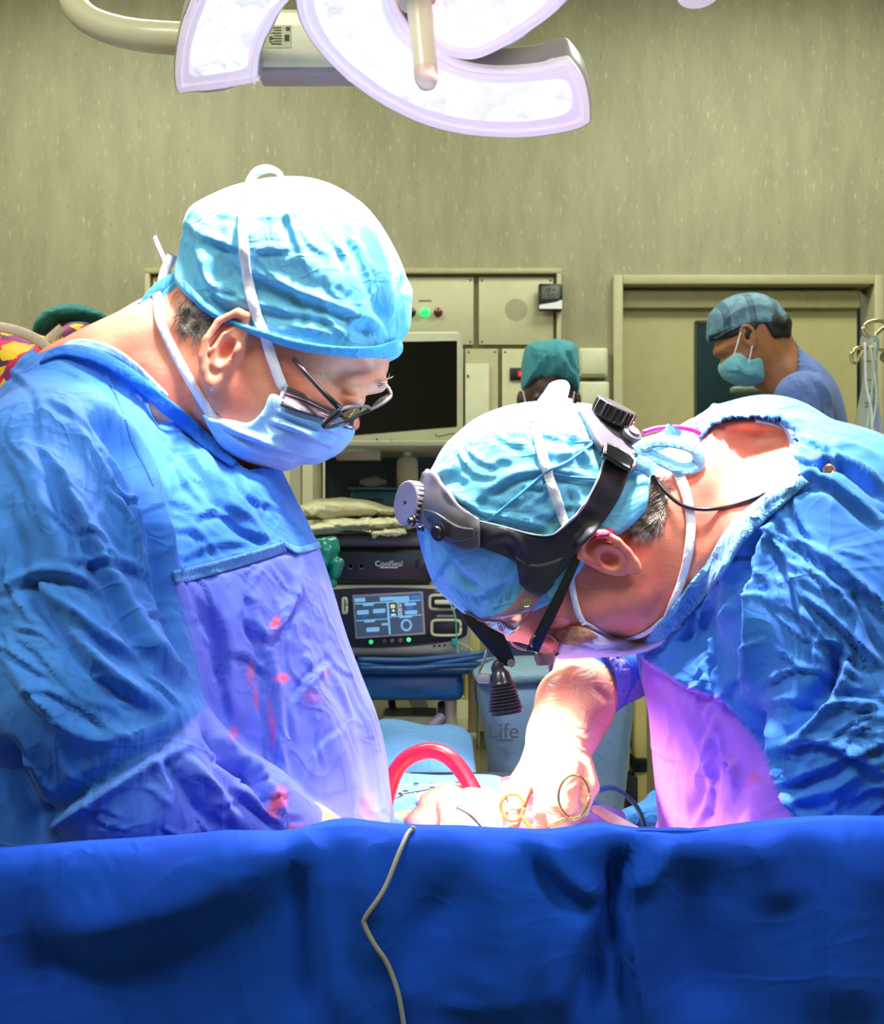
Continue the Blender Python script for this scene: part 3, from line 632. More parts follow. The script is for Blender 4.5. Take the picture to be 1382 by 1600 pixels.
pods=[[(300,0),(283,45),(274,100),(277,143),(300,144),(398,131),(402,120),(405,90),(420,50),(455,-2),(540,-70),(490,-140),(380,-120),(320,-50)],
 [(462,-20),(470,35),(500,83),(545,127),(600,166),(670,198),(740,213),(820,216),(890,206),(918,195),(922,186),(921,160),(912,125),(893,98),(880,95),(840,105),(780,109),(730,103),(690,85),(650,55),(622,15),(610,-40),(600,-110),(530,-130),(470,-80)],
 [(641,20),(655,50),(685,80),(715,92),(745,93),(785,76),(850,35),(886,0),(915,-60),(850,-120),(720,-130),(655,-60)]]
lensp=[[(322,5),(305,50),(297,95),(300,118),(345,114),(383,106),(388,85),(402,45),(430,5),(500,-60),(470,-110),(390,-95),(340,-45)],
 [(490,-10),(500,35),(530,80),(575,120),(630,155),(700,180),(780,190),(850,186),(888,174),(893,150),(883,127),(845,128),(780,132),(715,122),(670,100),(630,70),(600,30),(590,-30),(578,-85),(530,-100),(495,-60)],
 [(662,15),(675,45),(700,68),(722,74),(745,74),(775,60),(830,25),(860,-5),(885,-50),(840,-95),(730,-105),(675,-50)]]
def inset(pts,d):
    n=len(pts); q=[np.array(p,float) for p in pts]; A=sum(q[i][0]*q[(i+1)%n][1]-q[(i+1)%n][0]*q[i][1] for i in range(n)); s=1 if A>0 else -1; out=[]
    for i in range(n):
        t=q[(i+1)%n]-q[i-1]; t/=np.linalg.norm(t)+1e-9; out.append(tuple(q[i]+s*d*np.array((-t[1],t[0]))))
    return out
for i,p in enumerate(pods):
    q=[tuple(v) for v in cat(p,4,True)]
    back=-LN_
    hs=plate('pod_housing',[LP(a,b,-.006) for a,b in inset(q,-3)],back,.05,HOUS,lamp,.008,1.0)
    plate('pod_cream_back',[LP(a,b,-.05) for a,b in q],back,.03,HCREAM,lamp,.01,.97)
    o=plate('pod_cover',[LP(a,b,0) for a,b in q],back,.012,RIM,lamp,.003,1.0)
    d=[26,24,18][i]
    plate('led_lens',[LP(a,b,.0015) for a,b in [tuple(v) for v in cat(lensp[i],4,True)]],back,.004,LENS,o,0)
    # raised rib just inside the rim
    V,Fc=tube_vf([LP(a,b,.002) for a,b in inset(q,9)]+[LP(*inset(q,9)[0],.002)],.0016,6); mesh('rib',V,Fc,RIM,o)
PINKH=plain('salmon_handle_base',(236,190,168),.4,vary=.02); IVH=plain('ivory_handle',(238,212,170),.3,vary=.02,coat=.3)
HA=LP(655,2,.0); HB=P(668,136,(HA.y-.03)); ax=(HB-HA).normalized(); L=(HB-HA).length
lathe('hub',[(.001,-.06),(.1,-.06),(.105,-.05),(.1,-.03),(.04,-.028)],HA,ax,HOUS,lamp,40)
lathe('handle_collar',[(.001,-.03),(.03,-.03),(.031,-.01),(.028,.0),(.02,.004)],HA,ax,PINKH,lamp,32)
h=lathe('handle',[(.018,-.01),(.0175,0),(.0165,L*.35),(.0155,L*.8),(.0145,L*.9),(.011,L*.97),(.005,L*.995),(.0001,L)],HA,ax,IVH,lamp,32)
lathe('handle_tip',[(.0160,L*.80),(.0160,L*.86),(.0152,L*.92),(.0115,L*.985),(.005,L*1.012),(.0001,L*1.018)],HA,ax,PINKH,h,32)
# support arm and gimbal box behind
ARMM=plain('lamp_arm_cream',(226,216,180),.35,vary=.02,coat=.2)
tube('support_arm',[P(110,-90,1.75),P(112,-10,1.72),P(135,28,1.7),(P(190,50,1.68)),P(270,60,1.66),P(420,66,1.66)],[.022,.022,.022,.023,.024,.024],ARMM,lamp,16)
bx=box('gimbal_box',(P(405,0,1.62).x,1.60,P(0,112,1.62).z),(P(640,0,1.62).x,1.66,P(0,22,1.62).z),ARMM,lamp,.008,3)
box('gimbal_lower',(P(405,0,1.62).x,1.605,P(0,122,1.62).z),(P(640,0,1.62).x,1.655,P(0,108,1.62).z),plain('lamp_mauve_trim',(170,150,150),.4),lamp,.004)
lab=box('rating_label',(P(408,0,1.6).x,1.5985,P(0,75,1.6).z),(P(455,0,1.6).x,1.60,P(0,40,1.6).z),plain('label_paper',(196,190,150),.6,vary=.03),lamp,0)
INK=plain('label_ink',(60,56,44),.6)
text('label_text','C E',P(417,62,1.598),.012,INK,lab)
bm=bmesh.new()
for k in range(7): box_bm(P(424+(k%2)*4,44+k*4.2,1.5982),P(440,42.5+k*4.2,1.5975),0,bm=bm)
box_bm(P(445,64,1.5982),P(452,54,1.5975),0,bm=bm); box_bm(P(447,48,1.5982),P(453,42,1.5975),0,bm=bm); from_bm('label_print',bm,INK,lab,False)
tube('ceiling_stem',[P(110,-90,1.75),P(110,-200,1.75),P(110,-300,1.78)+Vector((0,0,.6))],.025,ARMM,lamp,16)
# ------------------------------------------------------------ second lamp head, only its edge shows at the top right
l2=empty('surgical_lamp',L2,'edge of a second surgical lamp head cut off by the top of the picture','lamp')
lathe('lamp_head',[(.0001,0),(.02,.0),(.03,.004),(.035,.02),(.036,.05),(.03,.06),(.0001,.07)],P(1092,-3,1.6),(0,0.2,1),RIM,l2,48)

a2=(Vector((0,1.22,1.5))-L2).normalized()
lathe('lamp_body',[(.0001,.0),(.27,.0),(.285,-.01),(.29,-.04),(.25,-.09),(.08,-.13),(.0001,-.14)],L2,a2,HOUS,l2,60)
lathe('led_lens',[(.26,-.004),(.26,.003),(.0001,.003)],L2,a2,LENS,l2,50)
tube('support_arm',[L2-a2*.12,L2+Vector((.3,.3,.3)),P(1092,-6,1.6)+Vector((.1,0,.5)),P(1092,-8,1.6)],[.03,.025,.022,.018],ARMM,l2,16)
# ------------------------------------------------------------ operating table, drapes
SHEET=cloth('royal_blue_drape',(0,68,182),c2=(0,56,164),fold=5,big=.35,dist=.008,sheen=0,rough=.9,weave=1400)
def drape():
    Yf=.86; xs=np.linspace(-.75,.75,260)
    top=[(-800,1360),(-300,1352),(0,1343),(40,1336),(120,1328),(250,1319),(380,1314),(470,1308),(495,1296),(530,1289),(560,1292),(600,1299),(660,1301),(740,1301),(760,1304),(800,1305),(850,1306),(900,1300),(940,1291),(965,1291),(985,1302),(1005,1297),(1060,1299),(1140,1297),(1200,1290),(1260,1285),(1382,1284),(1700,1290),(2200,1300)]
    tx_=[(a-CX)/FPX*Yf for a,b in top]; tz_=[CH-(b-CY)/FPX*Yf for a,b in top]
    zt=np.interp(xs,tx_,tz_); k=np.ones(5)/5; zt=np.convolve(np.pad(zt,2,mode='edge'),k,'valid'); V=[];nv=150
    for i,x in enumerate(xs):
        for j in range(nv):
            if j<30:                                  # behind the edge, sloping to the table
                t=1-j/29; y=Yf+.02+t*.06; z=1.02*t+(zt[i]-.004)*(1-t) if t>.15 else None
                zz=(1.02*t+(zt[i]-.004)*(1-t)); V.append((x,y,zz))
            else:
                t=(j-30)/(nv-31); a=min(t/.03,1)
                V.append((x,Yf+.02-.02*math.sin(a*PI/2)-.03*t,zt[i]-.0+(.004*(math.sin(min(a,1)*PI)))-t*.75))
    V=np.array(V); n=len(xs); Fq=np.array([(i*nv+j,i*nv+j+1,(i+1)*nv+j+1,(i+1)*nv+j) for i in range(n-1) for j in range(nv-1)])[:,::-1]
    N=normals(V,Fq); 
    if N[100*nv+100][1]>0: Fq=Fq[:,::-1]; N=-N
    # broad folds traced from the photograph (pixel paths at the cloth)
    S=[([(60,1470),(200,1440),(330,1400),(450,1330)],70,.030,'r'),([(0,1520),(150,1500),(330,1450),(470,1360)],45,-.020,'r'),
       ([(500,1310),(505,1400),(520,1500),(545,1620)],26,.010,'r'),([(470,1340),(480,1450),(490,1600)],26,-.010,'r'),
       ([(560,1310),(590,1420),(640,1600)],45,.012,'r'),
       ([(735,1310),(720,1390),(640,1470),(610,1600)],40,-.010,'r'),([(830,1310),(850,1345),(890,1390),(960,1420)],20,.012,'s'),
       ([(740,1300),(780,1400),(800,1500),(760,1600)],60,.020,'r'),([(905,1600),(930,1500),(955,1420),(968,1310)],20,-.022,'r'),
       ([(1020,1300),(985,1350),(970,1420),(975,1480),(1000,1620)],11,.014,'s'),([(880,1600),(900,1480),(930,1400)],30,.012,'r'),
       ([(1060,1305),(1040,1350),(1000,1400)],16,.010,'r'),([(1010,1305),(1000,1340),(980,1370)],10,-.008,'r'),([(1190,1300),(1210,1360),(1220,1420)],30,.010,'r'),
       ([(1382,1300),(1330,1400),(1310,1600)],60,.016,'r'),([(1100,1340),(1090,1450),(1110,1600)],50,-.014,'r'),([(680,1565),(740,1568),(830,1550)],9,.005,'r'),
       ([(500,1300),(470,1330),(380,1350)],20,.008,'r')]
    V=strokes(V,N,S); N=normals(V,Fq); V=V+N*(vnoise(V,np.array((5,5,2.5)))*.006+vnoise(V,np.array((16,16,9)))*.0014)[:,None]
    o=mesh('surgical_drape',V,Fq,SHEET); s=o.modifiers.new('s','SOLIDIFY'); s.thickness=.0015
    return tag(o,'royal blue cloth drape hanging across the whole foreground over a raised edge','drape')
DR=drape()
tag(hugtube('thin_cable',[(646,1296),(638,1302),(625,1330),(600,1390),(572,1432),(570,1445),(585,1475),(605,1505),(622,1550),(632,1605)],[DR],.0019,plain('grey_cable',(148,148,140),.4),None,.003),'thin grey cable hanging down the front of the blue drape','cable')
dr_top=tube('q',[P(646,1296,.86),P(652,1294,.9),P(650,1296,.97)],.0019,bpy.data.materials['grey_cable']); bpy.data.objects.remove(dr_top)
# table with patient under covers
tb=empty('operating_table',Vector((.0,1.22,0)),'operating table standing between the two surgeons behind the blue drape','table')
box('table_top',(-.04,.95,.86),(.25,1.62,.92),plain('table_pad',(30,32,36),.5),tb,.02); box('column',(.0,1.1,.1),(.2,1.4,.86),CHROME,tb,.02); box('foot',(-.04,1.0,.0),(.25,1.55,.1),DARK2,tb,.02)
# ring of light-blue sheets around the field
LBLUE=cloth('light_blue_sheet',(92,146,194),c2=(78,132,184),fold=9,big=.4,dist=.006)
def sheet(name,label,x0,x1,y0,y1,zf,mat,thick=.004,nu=90,nv=70):
    V=[];
    for i in range(nu):
        for j in range(nv):
            x=x0+(x1-x0)*i/(nu-1); y=y0+(y1-y0)*j/(nv-1); V.append((x,y,zf(x,y)))
    V=np.array(V); V[:,2]+=vnoise(V,np.float32(9))*.004+vnoise(V,np.float32(25))*.0015
    o=mesh(name,V,[(i*nv+j,(i+1)*nv+j,(i+1)*nv+j+1,i*nv+j+1) for i in range(nu-1) for j in range(nv-1)],mat); s=o.modifiers.new('s','SOLIDIFY'); s.thickness=thick; s.offset=-1
    return tag(o,label,'sheet')
def zs(x,y):
    c=math.exp(-((x-.10)/.12)**2-((y-1.19)/.10)**2)            # the opening lies a little lower
    e=max(0,abs(x-.1)-.14); return 1.035-.035*c-e*e*1.5-max(0,y-1.52)**2*30-.35*(1/(1+math.exp(-(x-.15)*60)))*max(0,min(1,(y-1.28)/.06))
sheet('table_sheet','light blue sterile sheet spread over the table behind the drape',-.075,.29,.94,1.64,zs,LBLUE)
def fieldfn(p): return ell(p,(.095,1.18,1.0),(.115,.085,.04))
n=N_('field_tissue'); n.col(n.mix(n.ramp(n.noise(30,4),[(.4,0.),(.6,1.)]),srgb(240,150,140),srgb(215,70,80))); n.set(Roughness=.4,Subsurface_Weight=.0)
o=organic('patient',lambda p:smin(fieldfn(p),cone(p,(.1,1.05,.985),(.1,1.5,.975),.055,.06),.02),(-.08,.94,.84),(.28,1.62,1.08),.005,n.m,None)
tag(o,'covered patient on the table, lit operating field among the gloved hands','person')
# instrument table behind, with raised blue cover
mt=empty('instrument_table',Vector((-.05,1.9,0)),'light blue covered instrument table behind the operating field','table')
box('table_top',(-.22,1.70,.95),(.04,2.0,.97),CHROME,mt,.004)
for x in (-.2,.02):
    for y in (1.72,2.0): box('leg',(x-.01,y-.01,0),(x+.01,y+.01,.95),CHROME,mt,.003)
V=[]
nu,nv=70,50
for i in range(nu):
    for j in range(nv):
        x=-.25+.305*i/(nu-1); y=1.66+.38*j/(nv-1); e=max(0,(x+.0)/.10); V.append((x,y,1.015-.10*e*e-max(0,1.69-y)*5-max(0,y-2.0)*5+.006*math.sin(x*40+y*9)))
o=mesh('table_cover',np.array(V),[(i*nv+j,(i+1)*nv+j,(i+1)*nv+j+1,i*nv+j+1) for i in range(nu-1) for j in range(nv-1)],LBLUE,mt); s=o.modifiers.new('s','SOLIDIFY'); s.thickness=.003
# red suction tube
RED=plain('red_rubber',(190,8,30),.3,vary=.03,coat=.3)
tag(tube('red_tube',[P(598,1290,1.30),P(606,1240,1.30),P(622,1200,1.30),P(645,1180,1.30),P(675,1173,1.29),P(700,1182,1.28),P(722,1205,1.27),P(745,1245,1.25),P(765,1290,1.22)],.0098,RED,None,18),'thick red tube arching up from behind the left surgeon gown','tube')
# ring handled instruments on the sheet
def ringtool(label,c,ang,s=1,mat=CHROME,name='surgical_scissors',tilt=(0,0)):
    root=empty(name,c,label,'surgical instrument','instruments on the sheet'); ca,sa=math.cos(ang),math.sin(ang)
    R=lambda u,v,w=0: Vector(c)+Vector((ca*u-sa*v,sa*u+ca*v,w+u*tilt[0]+v*tilt[1]))*s
    for sg in (1,-1):
        L=[R(-.055+.014*math.cos(t),sg*.018+.011*math.sin(t),sg*.002) for t in np.linspace(0,2*PI,21)]
        V,Fc=tube_vf(L,.0022*s,8); o=mesh('finger_ring',V,Fc,mat,root)
        tube('shank',[R(-.042,sg*.014,sg*.002),R(0,sg*.003,sg*.001),R(.03,-sg*.002,0),R(.065,0,0)],[.0024*s,.0028*s,.0028*s,.001*s],mat,root,8)
    lathe('pivot_screw',[(.004*s,-.004*s),(.004*s,.004*s),(.0001,.0045*s)],R(.005,0,0),(0,0,1),mat,root,12); return root
ringtool('steel ring handled scissors on the sheet right beside the left gown edge',P(645,1229,1.45),.3)
ringtool('steel ring handled clamp on the sheet between the scissors and white swab',P(672,1236,1.43),.9)
ringtool('steel ring handled clamp lying in front of the white swab',P(628,1240,1.42),-.2)
tag(box('steel_tray',P(640,1212,1.56)-Vector((0,.06,.006)),P(800,1206,1.56)+Vector((0,.0,0)),CHROME,None,.002),'long flat steel tray behind the left gloved hand','tray')
tag(from_bm('white_swab',box_bm(P(651,1259,1.355),P(684,1236,1.385),.008,3),cloth('swab',(226,214,226),fold=60,dist=.002),None,True),'small folded white swab standing near the steel clamps','swab')
# diathermy pencil and cable
pn=empty('diathermy_pencil',P(950,1275,1.2),'white diathermy pencil with a blue tip lying beside the right gloved hand','pencil')
a,b=P(928,1262,1.22),P(995,1302,1.14); tube('pencil_body',[a,a.lerp(b,.5),b],[.0045,.0062,.007],plain('ivory_pencil',(226,216,214),.35),pn,14)
tube('blue_tip',[P(918,1250,1.23),P(930,1263,1.219)],[.0045,.0058],plain('bright_blue_plastic',(30,110,205),.35),pn,12,0)
tag(tube('pencil_cable',[P(919,1251,1.23),P(935,1236,1.26),P(955,1231,1.3),P(975,1240,1.34),P(992,1256,1.38),P(1003,1275,1.42),P(1010,1300,1.44)],.003,plain('blue_cable',(70,140,190),.4)),'blue cable arching from the diathermy pencil to the right','cable')
tag(organic('clear_pouch',lambda p:ell(p,P(940,1288,1.27),(.032,.02,.02))+vnoise(p,np.float32(60))*.006,P(940,1288,1.27)-Vector((.06,.05,.05)),P(940,1288,1.27)+Vector((.06,.05,.05)),.003,plain('pale_lilac_film',(176,180,220),.2,coat=.5),None),'crumpled pale lilac film pouch between the pencil and right gloved hand','pouch')
tag(organic('blue_bundle',lambda p:np.minimum(ell(p,P(1020,1290,1.5),(.05,.05,.035)),ell(p,P(1040,1262,1.52),(.028,.04,.02)))+vnoise(p,np.float32(30))*.008,P(1020,1290,1.5)-Vector((.1,.08,.07)),P(1020,1290,1.5)+Vector((.1,.08,.08)),.004,cloth('blue_towel',(52,128,196),fold=20),None),'crumpled blue towel bundle left of the right surgeon gown','towel')
tag(box('bundle_stand',P(1020,1310,1.5)-Vector((.06,.05,.6)),P(1020,1305,1.5)+Vector((.07,.06,0)),CREAM2,None,.01),'cream stand under the crumpled blue towel','stand')
# ------------------------------------------------------------ linen bag with print, and frame of a machine behind
lb=empty('linen_bag',Vector((P(860,0,2.15).x,2.15,0)),'grey blue printed linen bag hanging behind the right surgeon arm','bag')
BAG=cloth('grey_blue_bag',(126,156,186),c2=(112,142,174),fold=7,big=.3,dist=.006)
pb=Pillow([(752,1052),(870,1044),(984,1048),(984,1180),(966,1320),(955,1500),(800,1500),(775,1260),(758,1150)],2.15,.12,.05,4)
organic('bag_body',pb,(.02,1.98,.4),(.46,2.3,1.16),.005,BAG,lb,noise=[((6,6,3),.008)])
pf=Pillow([(750,1036),(870,1030),(988,1034),(990,1052),(870,1056),(752,1062)],2.15,.13,.015,3); organic('bag_hem',pf,(.02,1.96,1.0),(.46,2.32,1.16),.004,cloth('bag_hem_cloth',(116,146,160),fold=12),lb)
text('printed_word','Life',P(787,1143,2.0),.040,plain('print_grey',(74,84,104),.7),lb,(PI/2,0,0),.0008); box('printed_line',P(776,1158,2.002),P(802,1155,2.0),plain('print_grey',(74,84,104),.7),lb,0)
mf=empty('machine_stand',Vector((P(985,0,2.5).x,2.5,0)),'cream machine frame with black slots behind the arm of the right surgeon','machine')
Y=2.5
box('upright',(P(993,0,Y).x,Y,0.1),(P(1012,0,Y).x,Y+.05,P(0,1040,Y).z),YELP,mf,.006); box('side_panel',(P(1012,0,Y).x,Y+.02,.3),(P(1060,0,Y).x,Y+.3,P(0,1010,Y).z),plain('olive_panel',(150,142,96),.5),mf,.006)
box('slot_rack',(P(955,0,Y).x,Y+.05,P(0,1175,Y).z),(P(993,0,Y).x,Y+.2,P(0,1050,Y).z),DARK,mf,.003); box('lower_tray',(P(952,0,Y).x,Y,P(0,1206,Y).z),(P(985,0,Y).x,Y+.2,P(0,1174,Y).z),CREAM,mf,.006)
for y in (1100,1122,1144,1166): box('rack_peg',(P(972,0,Y).x,Y+.02,P(0,y+4,Y).z),(P(986,0,Y).x,Y+.06,P(0,y-4,Y).z),BEIGE,mf,.004)
box('black_foot',(P(990,0,Y).x,Y-.01,P(0,1206,Y).z),(P(1011,0,Y).x,Y+.05,P(0,1184,Y).z),DARK,mf,.004); box('castor_fork',(P(980,0,Y).x,Y,.6),(P(1000,0,Y).x,Y+.04,P(0,1212,Y).z),DARK2,mf,.004)
box('base_panel',(P(950,0,Y).x,Y+.06,.3),(P(1070,0,Y).x,Y+.3,P(0,1206,Y).z),plain('pale_base',(196,190,160),.5),mf,.01)
# ------------------------------------------------------------ people: shared materials
def skinmat(name,c,c2,sss=.15,rough=.45):
    n=N_(name); z=n.noise(22,4); z2=n.noise(160,3)
    b=n.mix(n.ramp(z,[(.35,0.),(.65,1.)]),srgb(*c),srgb(*c2)); b=n.mix(n.ramp(z2,[(.35,.22),(.5,0.)]),b,srgb(*[x*.8 for x in c])); n.col(b)
    n.set(Roughness=rough,Subsurface_Weight=sss,Subsurface_Scale=.01); n.b.inputs['Subsurface Radius'].default_value=(1,.35,.2)
    n.nrm(n.bump(n.noise(600,2),.15,.0006,n.bump(n.noise(60,3,scale=(1,1,2.2)),.18,.002))); return n.m
SKIN=skinmat('fair_skin',(228,148,116),(214,120,98)); SKINR=skinmat('fair_skin_reddish',(230,142,112),(216,112,96)); 
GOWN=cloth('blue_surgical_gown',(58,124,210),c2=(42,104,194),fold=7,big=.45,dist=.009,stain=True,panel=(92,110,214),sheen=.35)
GOWNR=cloth('blue_gown_lit_panel',(58,124,210),c2=(42,104,194),fold=7,big=.45,dist=.009,stain=True,panel=(168,104,222),sheen=.35)  # panel pink puts the red bounce from the field into the cloth colour
COLL=cloth('darker_blue_collar',(22,98,190),c2=(14,84,174),fold=14,big=.35)
HEM=cloth('gown_hem',(84,146,214),fold=40,big=.5,dist=.003)
SCRUB=cloth('pale_blue_scrub_edge',(140,186,232),fold=16)
CAPM=cloth('sky_blue_cap',(112,190,228),c2=(100,180,222),fold=11,big=.55,dist=.006,weave=1600,sheen=.2)
CAPB=cloth('cap_band_blue',(76,166,216),fold=24,big=.4,dist=.003)
MASKM=cloth('blue_pleated_mask',(152,194,236),c2=(138,184,232),fold=9,big=.35,dist=.004,weave=1500)
TIE=cloth('white_tie_tape',(228,226,236),fold=70,big=.5,dist=.001,weave=1800)
BLK=plain('black_frame_plastic',(18,18,22),.3,coat=.2); GREYHL=plain('grey_headlight_plastic',(98,94,102),.38,coat=.1,vary=.04)
n=N_('grey_hair'); n.col(n.mix(n.ramp(n.noise(90,2),[(.4,0.),(.6,1.)]),srgb(96,84,74),srgb(190,180,168))); n.set(Roughness=.5); HAIR=n.m
n=N_('spectacle_lens'); n.set(Roughness=.03,Transmission_Weight=1.0,IOR=1.3); n.col((.75,.68,.72,1)); LENSG=n.m
GLOVE=None
n=N_('latex_glove'); n.col(n.mix(n.ramp(n.noise(18,3),[(.4,0.),(.6,1.)]),srgb(238,178,138),srgb(226,150,112))); n.set(Roughness=.3,Subsurface_Weight=.25,Subsurface_Scale=.02); n.b.inputs['Subsurface Radius'].default_value=(1,.5,.2)
nz=n.noise(26,3,(1,1,2.5),(0,.5,0),1.5); n.nrm(n.bump(n.ramp(nz,[(.4,0.),(.5,1.),(.6,0.)]),.2,.003)); GLOVE=n.m
def hairstrands(name,poly,obs,ang,n_,ln,mat,parent,seed=1,r=.0005,spread=14):
    rr=random.Random(seed); xs=[a for a,b in poly]; ys=[b for a,b in poly]; L=[]
    while len(L)<n_:
        x=rr.uniform(min(xs),max(xs)); y=rr.uniform(min(ys),max(ys))
        if not inpoly(np.array([x]),np.array([y]),poly)[0]: continue
        a=math.radians(ang+rr.gauss(0,spread)); l=ln*rr.uniform(.5,1.2); c=rr.uniform(-.25,.25)
        d=(P(x,y,1.0)-CAMP).normalized(); b=None
        for o in obs:
            h=tree(o).ray_cast(CAMP,d)
            if h[0] is not None and (b is None or h[3]<b[3]): b=h
        if b is None: continue
        n0=b[1] if b[1].dot(d)<0 else -b[1]; Y=b[0].y; pts=[]
        for k in range(4):
            t=k/3; q=P(x+l*t*math.cos(a+c*t),y+l*t*math.sin(a+c*t),Y); pts.append(q+n0*(-.001+.004*math.sin(t*PI*.75)))
        L.append(tube_vf(pts,[r,r,r*.8,r*.3],4))
    return mesh(name,*join_vf(L),mat,parent)
def bb(*f,pad=.02): pass
# ============================================================ LEFT SURGEON
LS=empty('person',Vector((-.35,1.3,0)),'surgeon at the left in blue gown, sky blue cap and glasses, head bowed','person')
Yc=1.30
l_torso=Pillow([(-330,760),(-150,640),(-30,640),(15,606),(62,564),(105,548),(150,556),(215,600),(290,655),(350,700),(400,724),(438,738),(462,780),(490,840),(512,905),(537,990),(562,1060),(588,1130),(606,1215),(613,1300),(615,1500),(600,1800),(-200,1800),(-330,1300),(-370,950)],Yc,.19,.22,5,.004)
l_neck=Pillow([(50,575),(110,528),(185,492),(235,466),(300,455),(350,470),(420,560),(425,700),(400,730),(350,712),(290,672),(200,640),(100,620)],Yc,.072,.06,5)
l_sk=Pillow([(292,420),(310,350),(380,308),(470,305),(550,335),(600,400),(618,470),(618,530),(610,556),(606,578),(599,594),(588,600),(575,603),(566,612),(560,628),(557,642),(562,660),(556,672),(540,668),(530,690),(500,712),(450,728),(400,724),(362,706),(335,660),(318,600),(300,540),(282,480)],Yc,.078,.085,4,.0025)
l_jaw=lambda p: cone(p,P(365,600,Yc-.035),P(465,680,Yc-.02),.045,.020)
EARL=lambda p: None
def ear(p,c,ax,up,s,fn):
    """outer ear: c centre, ax = towards the face, up = towards the crown (vectors in the picture plane), lying on the -Y side"""
    c=np.array(c,np.float32); ax=np.array(ax,np.float32); up=np.array(up,np.float32); nn=np.array([0,-1,0],np.float32)
    q=p-c; R=np.stack([ax,up,nn],1); l=q@R                      # local: x to face, y up, z outwards
    L=l/s
    base=ell(L,(0,.0,.0),(.55,.92,.26))
    rim=[(.42,.38,.12),(.36,.78,.2),(0,.98,.28),(-.38,.86,.32),(-.56,.45,.36),(-.54,0,.36),(-.40,-.42,.30),(-.2,-.78,.2),(0,-.95,.12)]
    h=chain(L,rim,[.10,.13,.14,.15,.15,.13,.12,.14,.15],.05)
    anti=chain(L,[(.15,.55,.16),(-.15,.45,.26),(-.28,.1,.3),(-.22,-.3,.24),(0,-.5,.2)],[.08,.09,.1,.1,.09],.05)
    conch=ell(L,(.1,-.06,.24),(.22,.32,.24)); tr=ell(L,(.38,-.12,.18),(.10,.18,.14)); lobe=ell(L,(-.03,-.85,.12),(.22,.22,.13))
    foss=chain(L,[(.12,.74,.26),(-.22,.66,.32),(-.4,.3,.34)],[.07,.08,.06],.03)
    e=smin(base,h,.1); e=smin(e,anti,.06); e=smin(e,lobe,.1); e=smax(e,-foss,.05); e=smax(e,-conch,.06); e=smin(e,tr,.05)
    return smin(fn,e*s,.006)
def unit(dx,dy): v=Vector((dx,0,-dy)).normalized(); return (v.x,0,v.z)
earc_l=P(352,548,Yc-.084)
def l_head(p):
    f=smin(l_sk(p),l_jaw(p),.02); f=smin(f,l_neck(p),.03)
    f=smin(f,cone(p,P(545,604,Yc-.045),P(590,598,Yc-.03),.013,.012),.015)          # brow ridge
    f=smin(f,cone(p,P(480,628,Yc-.055),P(530,640,Yc-.035),.018,.016),.02)            # cheek bone
    f=smax(f,-ell(p,P(556,625,Yc-.066),(.022,.016,.013)),.012)                       # eye hollow
    f=smin(f,ell(p,P(552,624,Yc-.045),(.014,.013,.011)),.006)
    f=smin(f,cone(p,P(330,480,Yc-.03),P(270,640,Yc-.045),.022,.03),.03)              # neck muscle
    return f
def l_body(p):
    f=l_head(p); return ear(p,earc_l,unit(.94,.30),unit(-.28,-.95),.036,f)
def sleeve(p,pts,rs,k=.03): return chain(p,pts,rs,k)
la=[P(80,745,1.17),P(110,880,1.12),P(150,1090,1.07),P(230,1215,1.06),P(380,1275,1.10),P(470,1305,1.14)]
la_up=lambda p: chain(p,la[:4],[.10,.105,.10,.07],.03)
la_fo=lambda p: chain(p,la[2:],[.085,.085,.055,.036],.03)
def l_gown_s(p):
    f=smin(l_torso(p),la_up(p),.03); f=smin(f,la_fo(p),.012)
    f=smin(f,chain(p,[P(100,745,1.45),P(150,950,1.52),P(300,1200,1.5)],[.1,.09,.08],.03),.04)
    return smin(f,l_neck(p)-.006,.03)
opening=[(60,552),(95,538),(150,546),(195,570),(240,604),(290,645),(330,682),(362,712),(385,732),(432,728),(470,690),(640,500),(400,200),(200,300),(0,500)]
def l_cut(V,N):
    px,py=topx(V); return inpoly(px,py,opening)|(V[:,0]<-1.05)
